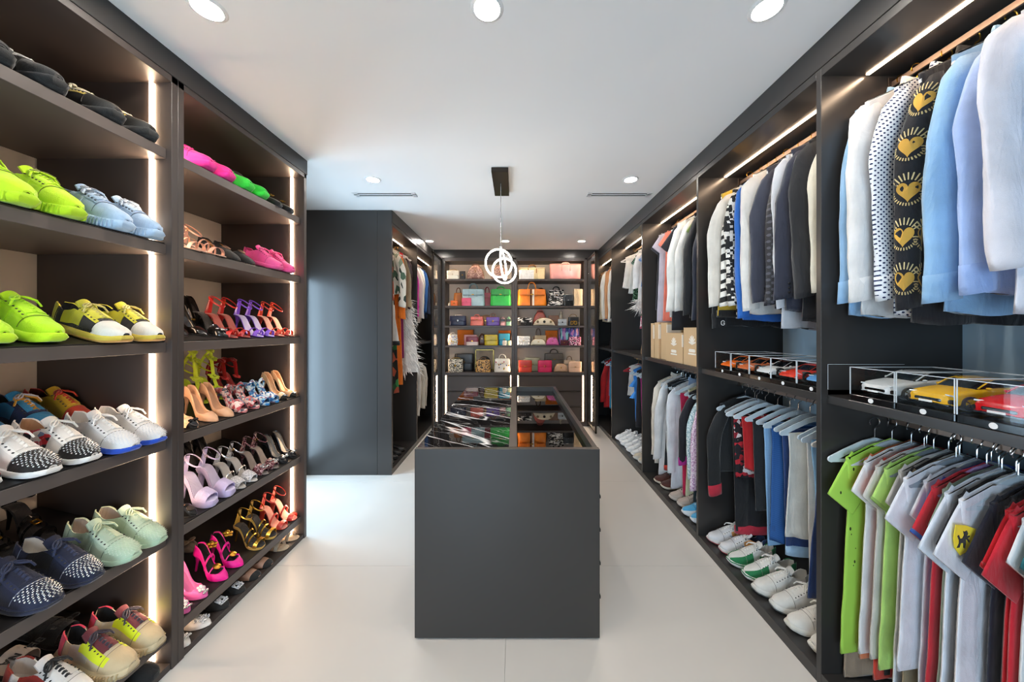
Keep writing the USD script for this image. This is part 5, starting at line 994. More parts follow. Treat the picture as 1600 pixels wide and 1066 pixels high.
g('jacket', 'dark blue jacket by the handbag wall', '1d2a48', 5.24, **cl, L=.78, sleeve='long', sl=.64, T=.025)
cw = dict(side=-1, level='low', hang='white')
g('skirt', 'black and white floral skirt', 'floral_dark', 4.56, **cw, L=.72, w0=.15, w1=.2, T=.02, flat=True)
g('jacket', 'white jacket with long sleeves on the low rail', 'dcd8d2', 4.72, **cw, L=.62, sleeve='long', sl=.66, T=.025)
g('jacket', 'beige jacket on the low rail', 'cfc6b8', 4.90, **cw, L=.62, sleeve='long', sl=.6, T=.025)
g('jacket', 'ivory cardigan on the low rail', 'd9d4cb', 5.08, **cw, L=.62, sleeve='long', sl=.6, T=.025)
t = thing('hat', 'wide-brimmed black hat on the far closet shelf', 'hat', M4((XC - .17, 4.66, 1.331)))
part(t, 'brim', lathe([(0, .001), (.19, .012), (.195, .017), (.1, .012), (0, .012)], 28), '151416'); part(t, 'crown', lathe([(0, .01), (.098, .012), (.092, .09), (.07, .125), (0, .115)], 24), '171618'); part(t, 'band', lathe([(.099, .014), (.1, .014), (.098, .04), (.095, .04)], 24), '050505')
for k, (d_, s_) in enumerate([(3.68, 'nearest the end wall'), (3.80, 'second from the end wall'), (3.93, 'third from the end wall'), (4.05, 'under the orange dress')]):
    boot('black leather ankle boot ' + s_, '!101012', M4((XC - .04, d_, .056), 0), 'black ankle boots', shaft=.2 if k > 1 else .13)
# ---- shoes on the floor boards of the wardrobes
AW = ('nearer the handbag wall', 'farther from the handbag wall')
def R_(label, da, db, c, dx=.03, **kw):
    f = lambda lab, m, group: sneaker(lab, m=m, group=group, c=c, **kw)
    a = f(f'{label}, {AW[0]}', M4((XR + dx, da, .0575), PI + .03), label); dup(a, M4((XR + dx + .015, db, .0575), PI - .05, 0, 0, True), f'{label}, {AW[1]}', label)
CREAM = dict(upper='dedbd4', sole='d6d2c8', lace='e6e3dc', eye='e2dfd8', lining='cfc9be')
R_('white running shoe with orange mesh and pink edged sole', 2.325, 2.215, dict(upper='d9dade', sole='e3e1dd', lace='eceae6', heel='2a4a7a', side='e8a860', eye='e6e4e2', outsole='d8404a', lining='24324e'), swoosh='2f8ac0')
R_('white sneaker with green toe guard and green letter', 2.10, 1.985, dict(upper='dcdbd6', sole='e6e5e0', lace='e9e7e2', mud='1f7a48', heel='1f7a48', eye='e4e2dc', band='1f7a48', lining='d5d2ca'), dx=.03, mark=('E', '1c7a46', .036, .40), chunk=.006, mudj=6)
R_('worn white trainer with dark sole', 1.875, 1.765, dict(upper='dad8d2', sole='d8d6d0', outsole='3a403c', lace='e4e2dc', eye='dddbd5', lining='d0ccc2'), chunk=.008, L=.30)
R_('cream plain trainer', 1.645, 1.53, CREAM, chunk=.006, L=.30)
R_('sky blue running shoe with white sole', 2.66, 2.56, dict(upper='4aa6d8', sole='e3e4e6', lace='cfe2ee', eye='3a94c8', mud='d5dde2', lining='1f3a5a'), dx=.02)
R_('black and white running shoe by the panel', 2.47, 2.44, dict(upper='1b1c20', sole='e0e0e0', lace='2a2a2e'), dx=.03) if False else None
R_('taupe running shoe with dark laces', 2.90, 2.79, dict(upper='b0a298', sole='c9bfb4', lace='3a3436', eye='a0928a', mud='b8aca2', lining='4a4442'))
R_('brown suede sneaker with cream sole', 3.22, 3.11, dict(upper='4a2620', sole='d8ccb8', lace='3a1c18', lining='2a1614', mud='5a2e26'))
R_('beige knit sneaker with pale sole', 3.01, 2.995 - .005, dict(upper='c4b8a4', sole='d5ccbc'), dx=.03) if False else None
WS = dict(upper='e6e6e6', sole='ebebeb', lace='eeeeee', mud='e0e0e0', eye='e9e9e9', lining='d8d8d8')
R_('white chunky sneaker by the far divider', 4.45, 4.345, WS, chunk=.012)
R_('white sneaker third along the far board', 4.235, 4.13, WS, chunk=.008)
R_('white sneaker beside the patterned trainers', 4.02, 3.91, WS)
R_('red and white patterned trainer', 3.79, 3.68, dict(upper='c9c4be', sole='d8d4cc', toe='c8bca8', side='b8303a', eye='d8d4ce', lace='2a2a2e', mud='d0c8bc'))

# ================================================================ handbags on the far wall: x across, -y towards the room, z = 0 on the shelf
def puff_box(w, d, h, taper=1.0, r=.35, top=1.0, bow=0.0):
    """soft bag body with rounded corners and slightly bowed sides"""
    k = 28; a = (np.arange(k) + .5) * 2 * PI / k; e = .22 + .6 * r; cx, cy = np.sign(np.cos(a)) * abs(np.cos(a)) ** e, np.sign(np.sin(a)) * abs(np.sin(a)) ** e; R = []
    for u in (0, .03, .1, .25, .45, .65, .82, .93, .98, 1.0):
        s = lerp(1, taper, u) * (1 + bow * math.sin(PI * u)); edge = {0: .93, .03: .985, .98: .97, 1.0: .90}.get(u, 1)
        R.append(np.stack([w / 2 * s * edge * cx, d / 2 * edge * lerp(1, top, u) * (1 + .12 * math.sin(PI * u)) * cy, np.full(k, h * u)], 1))
    return loft(np.array(R))
def dome_box(w, d, h, power=2.4):
    """a half-oval bag"""
    k = 24; a = np.arange(k) * 2 * PI / k; R = []
    for u in np.linspace(-1, 1, 17):
        hh = h * max(.02, 1 - abs(u) ** power) ** (1 / 1.6); dd = d / 2 * max(.25, 1 - abs(u) ** 6)
        R.append(np.stack([np.full(k, u * w / 2), dd * np.sign(np.cos(a)) * abs(np.cos(a)) ** .7, hh * (.5 + .5 * np.sign(np.sin(a)) * abs(np.sin(a)) ** .6)], 1))
    return loft(np.array(R))
def handle_arc(w, z0, h, y, r=.0055, lean=0.0, n=15):
    a = np.linspace(0, PI, n); p = np.stack([-w / 2 * np.sign(np.cos(a)) * abs(np.cos(a)) ** .8, y - lean * np.sin(a), z0 - .03 + (h + .03) * np.sin(a) ** .75], 1); return tube(p, r, 6)
def clasp_mesh(kind, s):
    if kind == 'bar': return box(-s, s, -.004, .001, -s * .35, s * .35, .001)
    if kind == 'round': return tr(lathe([(0, -.003), (s, -.003), (s, .002), (s * .5, .005), (0, .005)], 14), M4((0, 0, 0), 0, 0, PI / 2))
    if kind == 'bow': return cat(ball(s * .7, (-s * .8, -.003, 0), (1, .4, .75), 8), ball(s * .7, (s * .8, -.003, 0), (1, .4, .75), 8), ball(s * .35, (0, -.006, 0), k=6))
    if kind == 'ring': return tube([(s * math.cos(q), -.003, s * 1.1 * math.sin(q)) for q in np.linspace(0, 2 * PI, 17)[:-1]], s * .2, 5, closed=True)
    if kind == 'vee': return cat(tube([(-s * .6, -.003, s * .7), (0, -.003, -s * .7), (s * .6, -.003, s * .7)], s * .14, 5), tube([(s * q * math.cos(v), -.003, s * q * math.sin(v)) for q, v in [(1, x) for x in np.linspace(.9, PI - .9 + 2 * PI * 0, 8)]], s * .1, 5))
    return ball(s, (0, 0, 0), (1, .5, 1), 8)
PXM = 5.36 / F
def bag(kind, label, x0, x1, hpx, row, c, row_y=0, handle=0, c2=None, hc=None, metal='gold', clasp='bar', d=None, name='handbag', cat_='handbag', taper=.9, strap_=False, extra=None, group='handbags on the far wall', yaw=0.0, bow=.0):
    w, h = (x1 - x0) * PXM, hpx * PXM; X = ((x0 + x1) / 2 - CX) * PXM; D = d or min(.17, max(.05, w * .42)); z = BSH[5 - row]
    Y = YB + .03 + D / 2 + (.0 if row_y == 0 else .17 if row_y == 1 else row_y)
    if Y + D / 2 > YB + .415: Y = YB + .415 - D / 2
    t = thing(name, label, cat_, M4((X, Y, z + .0005), yaw), group); c2 = c2 or c; hc = hc or c
    f = -D / 2
    if kind in ('birkin', 'tote', 'flap', 'clutch', 'puffy'):
        part(t, 'body', puff_box(w, D, h, taper, (.42 if kind in ('birkin', 'tote') else .34) if kind != 'puffy' else .7, .55 if kind in ('birkin', 'tote') else .9, bow), c)
    elif kind == 'dome': part(t, 'body', dome_box(w, D, h), c)
    elif kind == 'oval': part(t, 'body', dome_box(w, D, h, 3.5), c)
    elif kind == 'bucket': part(t, 'body', sc(lathe([(w * .42, 0), (w * .46, .01), (w * .5, h * .5), (w * .44, h * .92), (w * .40, h), (w * .1, h * 1.0), (0, h * .98)], 20), 1, D / w, 1), c)
    yy = f * 1.13
    if kind == 'birkin':
        part(t, 'flap', mv(puff_box(w * .90, .012, h * .36, .97, .2), 0, f * .86, h * .635), c2)
        for s in (-1, 1): part(t, 'belt', box(s * w * .12, s * w * .40, f * .95 - .012, f * .95 - .006, h * .66, h * .70), c2)
        part(t, 'clasp', mv(clasp_mesh(clasp, w * .05), 0, f * 1.0 - .010, h * .67), metal)
    if kind in ('flap', 'puffy'):
        fl_ = puff_box(w * 1.005, D * .55, h * .58, .97, .3); part(t, 'flap', mv(fl_, 0, f * .58, h * .44), c2)
        part(t, 'clasp', mv(clasp_mesh(clasp, max(.011, w * .07)), 0, f * .58 - D * .31, h * .52), metal)
    if kind == 'tote':
        part(t, 'rim', mv(puff_box(w * taper * 1.0, D * .6, .016, 1, .3), 0, 0, h - .014), c2)
    if kind in ('dome', 'oval'):
        a = np.linspace(-.96, .96, 17); part(t, 'zip', tube(np.stack([a * w / 2, 0 * a, h * np.maximum(.02, 1 - abs(a) ** (2.4 if kind == 'dome' else 3.5)) ** (1 / 1.6) + .001], 1), .003, 4), metal)
        part(t, 'clasp', mv(clasp_mesh(clasp, max(.010, w * .05)), 0, f * 1.02, h * .55), metal)
    if handle:
        hh = handle * PXM
        ys = (f * .45, -f * .45) if kind in ('birkin', 'tote') else (0,)
        for q in ys: part(t, 'handle', handle_arc(min(w * .42, .13), h, hh, q, .0068, .0), hc)
        if kind in ('birkin', 'tote'):
            for s in (-1, 1): part(t, 'handle_mount', box(s * min(w * .21, .065) - .007, s * min(w * .21, .065) + .007, f * .92 - .004, f * .92, h * .55, h * .92), hc)
    if strap_: part(t, 'shoulder_strap', handle_arc(w * .7, h, .10 if strap_ is True else strap_, -f * .5, .003), hc if hc != c else metal)
    if extra == 'stripe':
        part(t, 'stripe', box(-.028, -.010, f * 1.02 - .010, f * .96, .004, h * .98), '1d1512'); part(t, 'stripe', box(.004, .034, f * 1.02 - .010, f * .96, .004, h * .98), 'e6ded2')
    if extra == 'studs':
        r2 = random.Random(3)
        for q in range(9): part(t, 'appliqué'.replace('é', 'e'), mv(tr(flower(.013), M4((0, 0, 0), 0, 0, PI / 2)), r2.uniform(-.38, .38) * w, f * 1.03, r2.uniform(.2, .85) * h), ['gold', '4a6a9a', 'c9a23a', 'b85a6a', '8a8a8a'][q % 5])
    if extra == 'rosette':
        for q in (-.3, 0, .3): part(t, 'rosette', mv(tr(flower(.022, 6), M4((0, 0, 0), 0, 0, PI / 2)), q * w, f * 1.0 - .008, h * .5), ['7a6a50', '1c1a18', '8a7a5a'][int(q * 3.4) + 1])
    if extra == 'fluff':
        r2 = random.Random(len(label)); ms = []
        for q in range(420):
            th, ph = r2.uniform(0, 2 * PI), r2.uniform(.12, 1); p = np.array([w / 2 * math.cos(th) * math.sqrt(1 - (ph * .9) ** 2), D / 2 * math.sin(th), h * ph]); dr = np.array([math.cos(th), math.sin(th) * .8, ph + .2]); dr /= np.linalg.norm(dr); o = np.cross(dr, (.3, .2, 1)); o /= np.linalg.norm(o); o *= .0025
            ms.append((np.array([p - o, p + o, p + dr * r2.uniform(.012, .026)]), np.array([(0, 1, 2)])))
        part(t, 'fluff', cat(ms), c2, False, kind='stuff')
    if extra == 'letters': part(t, 'lettering', mv(tr(text('DG', h * .42, .002), M4((0, 0, 0), 0, 0, PI / 2)), 0, f * 1.12 - .003, h * .12), 'gold', False)
    if extra == 'balls':
        for i in range(5):
            for j in range(3): part(t, 'puff', ball(w * .115, ((i - 2) * w * .2, f * .85, h * (.18 + .31 * j)), k=8), c2)
    return t
cells('monogram_brown', ['a07a6e', '8a6259', 'b08a7c', '94695e', 'c4a090'], 58, (1, .3, 1), metric='chebychev', rand=.4, rough=.5)
cells('speckle', ['d9d3c4', '2a2826', 'c9c0a8', '8a8474', 'e6e0d2', '3a3632'], 95, rough=.5); cells('leopard', ['b98a4a', '3a2614', 'c99a58', 'd9b070', '2a1a0e', 'c08f50'], 80, rough=.5)
cells('jewel_white', ['e9e3d8', 'ece8e0', 'd0b060', 'e9e3d8', 'c0a8b8', 'ece8e0', 'a0b0c8'], 60, rough=.4); cells('iridescent', ['2a6a7a', '5a5ab0', 'b07ac0', '8ad0d8', 'd9a0b8', '3a3a5a'], 22, (1.6, 1, .35), rough=.15)
cells('sequin_pink', ['d05a8a', '7a1a3a', 'e8a0b8', '3a1020', 'f0c8d4'], 80, rough=.3); cells('zebra', ['121212', 'e2ded8', '121212', 'd9d5cf'], 50, (.5, 1, 1.6)); cells('gold_white', ['d8b060', 'e6dcc8', 'c89a48', 'efe8dc'], 70, rough=.4)
cells('snow', ['eae7e2', 'f2f0ec'], 60)
b = bag
# left cabinet, from the top
b('flap', 'small white framed bag with golden face clasp', 699, 718, 13, 1, '!e0dcd0', c2='!d8d2c2', clasp='vee', d=.08, strap_=.03)
b('flap', 'small black evening bag beside the monogram bag', 719, 728, 12, 1, '!1a1718', clasp='round')
b('dome', 'brown monogram domed bag in the pendant cabinet', 729, 757, 22, 1, 'monogram_brown', clasp='ring', hc='!5a3a30', handle=2)
b('dome', 'brown monogram bag behind the glowing pendant', 767, 794, 20, 1, 'monogram_brown', clasp='bar', hc='!6a4438', handle=2)
b('bucket', 'amber brown round bag behind the orange pouch', 706, 722, 22, 2, '!9a5a1c', row_y=1, handle=8, hc='!6a3a18')
b('flap', 'tiny orange pouch on the second shelf', 705, 716, 8, 2, '!e8702a', clasp='round', d=.05)
b('birkin', 'pale blue top-handle bag', 720, 757, 27, 2, '!a9c6cf', c2='!8aa8b2', handle=9, hc='!8aa4ac', taper=.93, row_y=.08)
b('flap', 'small rose pink purse before the pale blue bag', 722, 737, 12, 2, '!e0577a', clasp='vee', d=.05)
b('birkin', 'dark red bag between the pale blue and green bags', 752, 768, 22, 2, '!8a2430', handle=9, row_y=1)
b('birkin', 'vivid green top-handle bag', 766, 799, 26, 2, '!2fb84a', c2='!1f8c36', handle=4, hc='!1f8c36', taper=.92)
for px_, s_ in ((699.5, 'beside the black panel'), (704, 'beside the amber bag')):
    t = thing('perfume_bottle', 'tiny white perfume bottle ' + s_, 'bottle', M4(((px_ - CX) * PXM, YB + .2, BSH[3] + .0005)), 'tiny perfume bottles')
    part(t, 'body', lathe([(0, 0), (.013, .001), (.015, .02), (.012, .05), (.006, .058), (0, .058)], 12), '*e0dcd6'); part(t, 'cap', lathe([(.005, .056), (.006, .058), (.006, .078), (0, .08)], 10), 'gold')
b('flap', 'navy flap bag with silver clasp', 703, 729, 15, 3, '!1a2140', clasp='round', metal='silver', strap_=.02)
b('birkin', 'coral pink small handle bag', 735, 756, 14, 3, '!e87a6a', c2='!e06a5c', handle=3, clasp='bow')
b('flap', 'purple bag with brown handle', 760, 781, 13, 3, '!6a48a0', handle=6, hc='!8a5a3a', clasp='round')
b('birkin', 'mini blush bag beside the mint one', 782, 790, 10, 3, '!e6a8a8', c2='!2a2426', handle=3, d=.05)
b('birkin', 'mini mint green bag with black flap', 791, 799, 10, 3, '!8fd0a0', c2='!26302a', handle=3, d=.05)
b('flap', 'tan bag standing behind the coral and purple bags', 744, 772, 15, 3, '!b87a3a', row_y=1, handle=2)
def box_thing(label, x0, x1, hpx, row, c, row_y=1, d=.09, lid=True):
    w, h = (x1 - x0) * PXM, hpx * PXM; t = thing('gift_box', label, 'box', M4((((x0 + x1) / 2 - CX) * PXM, YB + .03 + d / 2 + (.23 if row_y else 0), BSH[5 - row] + .0005)), 'boxes among the handbags')
    part(t, 'body', box(-w / 2, w / 2, -d / 2, d / 2, 0, h * (.72 if lid else 1)), c)
    if lid: part(t, 'lid', box(-w / 2 - .002, w / 2 + .002, -d / 2 - .002, d / 2 + .002, h * .72 + .0005, h), c)
    return t
box_thing('plain orange box behind the burgundy bag', 712, 737, 24, 4, 'd9741c')
b('bucket', 'white floral bucket bag', 700, 716, 17, 4, 'jewel_white', handle=3, hc='d9d2c8')
b('flap', 'pale pink bag behind the burgundy bag', 724, 745, 16, 4, '!d99a9a', row_y=.1, d=.06)
b('flap', 'burgundy and white envelope bag', 729, 748, 13, 4, '!e3cfc8', c2='!7a1a30', clasp='bar', d=.07)
b('dome', 'dark brown round bag beside the yellow bag', 747, 758, 18, 4, '!5a3420', row_y=.1)
b('flap', 'mustard yellow flap bag with gold emblem', 757, 778, 16, 4, '!c9b424', c2='!bda81e', clasp='vee')
b('flap', 'turquoise bag behind small charms', 779, 797, 18, 4, '!1f98b8', row_y=.07, d=.08, clasp='round')
box_thing('flat orange box behind the turquoise bag', 778, 798, 23, 4, 'c8641c')
for px_, c_, s_ in ((788.5, 'e6e0d2', 'cream'), (796, 'cfd8a8', 'pale green')): b('bucket', f'tiny {s_} pouch before the turquoise bag', px_ - 3.5, px_ + 3.5, 7.5, 4, c_, d=.04)
b('flap', 'black and white speckled bag', 701, 724, 20, 5, 'speckle', clasp='round', strap_=.02)
b('flap', 'large black bag behind the speckled one', 708, 739, 27, 5, '!161517', row_y=1, clasp='vee')
b('birkin', 'gold leopard print bag with short handle', 743, 767, 19, 5, 'leopard', handle=3, hc='!6a4a24')
b('birkin', 'white bag scattered with jewelled flowers', 772, 798, 21, 5, '!e9e4da', handle=6, hc='!e2ddd2', extra='studs', taper=.86)
t = thing('picture_frame', 'framed dark arch picture behind the leopard bag', 'picture', M4(((755 - CX) * PXM, YB + .34, BSH[0] + .0005)))
part(t, 'frame', cat(box(-.155, -.14, -.01, .01, 0, .34), box(.14, .155, -.01, .01, 0, .34), box(-.155, .155, -.01, .01, .325, .34), box(-.155, .155, -.01, .01, 0, .015)), '^8a7440')
part(t, 'picture', box(-.141, .141, -.004, .004, .014, .326), 'b0a290'); part(t, 'arch_motif', tr(mv(extrude(Point(0, .13).buffer(.1).union(Polygon([(-.1, .016), (.1, .016), (.1, .13), (-.1, .13)])), .002), 0, 0, .004), M4((0, 0, 0), 0, 0, PI / 2)), '4a4a48')
# right cabinet
b('tote', 'cream canvas tote with brown handles', 812, 852, 20, 1, 'd6c8a0', c2='ded2b0', handle=5, hc='!9a6a3a', taper=1.04, row_y=.1)
box_thing('small white box before the cream tote', 811, 834, 14, 1, 'e6e4e2', row_y=0, d=.03)
b('tote', 'large pink leather tote', 860, 907, 24, 1, '!dc9a94', c2='!d08e88', handle=2.5, hc='!d8a29a', taper=1.05)
b('birkin', 'big orange weekend bag with centre stripe', 808, 854, 26, 2, '!e8821c', c2='!e0781a', handle=11, hc='!e08a2a', extra='stripe', taper=.94)
b('dome', 'dark bag behind the orange weekend bag', 835, 858, 30, 2, '!1d1a1c', row_y=1)
b('birkin', 'black and cream beaded bag', 858, 884, 27, 2, 'zebra', row_y=1, handle=5, hc='!141414')
b('oval', 'flat black and white pouch', 855, 879, 9, 2, 'zebra', d=.07, clasp='bar', metal='silver')
b('flap', 'glossy black bag with silver straps', 879, 895, 17, 2, '*1c1e20', c2='*3a3e42', metal='silver', d=.09)
box_thing('tall beige box at the end of the shelf', 896, 909, 26, 2, 'd9bd98', row_y=0, d=.12, lid=False)
b('puffy', 'black furry bag with white stripes', 809, 831, 12, 3, '161517', c2='zebra', extra='fluff', clasp='bar', metal='black')
b('dome', 'coral round bag behind the cream dome', 833, 857, 23, 3, '!d9776a', row_y=1, handle=2)
b('dome', 'cream domed bag with three rosettes', 833, 867, 12, 3, '!e0cfb2', extra='rosette', d=.09)
b('flap', 'tan brown bag at the back of the third shelf', 858, 875, 16, 3, '!9a7058', row_y=1)
b('flap', 'grey box bag with pale figure', 871, 885, 10, 3, '!a8aeb4', clasp='round', metal='black', d=.06)
t = thing('figurine', 'pale figurine standing behind the grey box bag', 'figurine', M4(((878 - CX) * PXM, YB + .24, BSH[2] + .0005)), None)
part(t, 'base', lathe([(0, 0), (.04, .001), (.04, .02), (0, .02)], 16), '*e2d8c4'); part(t, 'column', lathe([(.02, .02), (.016, .06), (.03, .12), (.026, .17), (.012, .19), (.02, .2), (.018, .225), (0, .24)], 14), '*e2d8c4')
b('flap', 'black bag with large gold letters', 887, 904, 13, 3, '!151315', extra='letters', clasp='bar', strap_=.05, d=.08)
b('puffy', 'white bag of round fluffy balls', 808, 828, 14, 4, 'e2dfd8', c2='snow', extra='balls', d=.09)
b('birkin', 'brown bag with ring handle behind the cream bag', 833, 851, 14, 4, '!7a5a34', row_y=1, handle=12, hc='!5a3f28')
b('oval', 'cream half-moon bag on the fourth shelf', 829, 853, 10, 4, '!e3dac2', clasp='bar', d=.10)
b('flap', 'sand bag resting behind the half-moon bag', 836, 854, 15, 4, '!cbb488', row_y=.11, d=.05)
b('oval', 'fluffy pink oval bag before orange box', 853, 873, 12, 4, 'd86aa8', c2='e07ab4', extra='fluff', d=.10)
box_thing('orange box behind the fluffy pink bag', 854, 873, 23, 4, 'd9741c')
b('tote', 'large iridescent metallic tote bag', 875, 908, 27, 4, 'iridescent', row_y=1, taper=1.0)
b('flap', 'pink and red sequin bag', 888, 907, 13, 4, 'sequin_pink', clasp='bar', metal='silver', d=.08)
b('flap', 'burgundy velvet bag before the iridescent tote', 875, 887, 8, 4, '4a1020', d=.06)
b('flap', 'tomato red bag with gold bow clasp', 810, 831, 18, 5, '!c8402e', clasp='bow', c2='!c03a2a', taper=.94)
b('flap', 'sage green bag behind the red bag', 820, 845, 21, 5, '!a8a88c', row_y=1)
b('flap', 'fuchsia pink bag with ring clasp', 840, 862, 18, 5, '!d0245a', clasp='ring', c2='!c81e54', taper=.96)
b('birkin', 'taupe top-handle bag at the back', 851, 884, 28, 5, '!5a5248', row_y=1, handle=6)
b('oval', 'beige oval bag beside the fuchsia bag', 865, 887, 13, 5, '!c09a7c', d=.09, clasp='round')
b('flap', 'blush flap bag on the lowest shelf', 888, 908, 16, 5, '!e0b698', clasp='bar', taper=1.0)
b('birkin', 'pale sand bag behind the blush bag', 882, 902, 17, 5, '!d6bfa4', row_y=1, handle=6, hc='!8a7a6a')

# ---------------------------------------------------------------- wardrobe shelf things
def carton(label, x, y, w, d, h, flap=True, logo=False):
    """x: front face, y: centre"""
    t = thing('cardboard_box', label, 'box', M4((x, y, LOWSH + .0345)), 'kraft boxes on the middle shelf')
    part(t, 'body', box(0, d, -w / 2, w / 2, 0, h), 'kraft')
    part(t, 'lid_seam', box(-.001, d, -w / 2 - .0008, w / 2 + .0008, h * .995, h + .001), 'kraft')
    part(t, 'tape', box(-.0015, d * .3, -w * .5 - .0012, -w * .5 + .012, h * .55, h * .95, .0004), 'e3d9c8')
    if logo:
        lg = []
        for a in range(7): q = PI * (a + .5) / 7; lg.append(LineString([(0, .02), (.045 * math.cos(q), .02 + .06 * math.sin(q))]).buffer(.006))
        from shapely.ops import unary_union
        lg = unary_union(lg + [LineString([(-.035, -.03), (.035, -.03)]).buffer(.012), LineString([(-.05, -.055), (.05, -.055)]).buffer(.006)])
        part(t, 'printed_crest', tr(mv(extrude(lg, .0008), 0, h * .5, 0), np.array([[0, 0, -1, -.0003], [-1, 0, 0, 0], [0, 1, 0, 0], [0, 0, 0, 1.]])), 'e8e0d2', False)
grained('kraft', 'c4a47c', 0.85, 0.05, 6.0)
carton('narrow kraft box at the far end of the shelf', XR + .05, 3.33, .07, .40, .335)
carton('kraft box second from the far end', XR + .055, 3.235, .10, .40, .34)
carton('kraft box third from the far end', XR + .07, 3.11, .13, .42, .335)
carton('wide kraft box behind the crested ones', XR + .30, 2.80, .44, .25, .345)
carton('kraft box with pale printed crest beneath', XR + .04, 2.855, .30, .24, .245, logo=True)
carton('tall kraft box with printed crest by the panel', XR + .04, 2.56, .26, .24, .29, logo=True)
t = thing('handbag', 'brown fur bag slumped on the far shelf', 'handbag', M4((XR + .19, 3.66, LOWSH + .0345), PI / 2))
part(t, 'body', puff_box(.30, .22, .24, .8, .9, .6), 'brown_fur'); part(t, 'handle', handle_arc(.14, .23, .06, 0, .008), '!3a2618'); part(t, 'clasp', mv(clasp_mesh('round', .018), 0, -.125, .15), 'gold')
t = thing('handbag', 'large black leather bag on the corner shelf', 'handbag', M4((XR + .2, 4.86, LOWSH + .0345), PI / 2))
part(t, 'body', puff_box(.44, .24, .30, .85, .8, .6), '!131214'); part(t, 'handle', handle_arc(.2, .29, .05, 0, .009), '!0f0e10'); part(t, 'clasp', mv(clasp_mesh('bar', .03), 0, -.135, .2), 'silver')
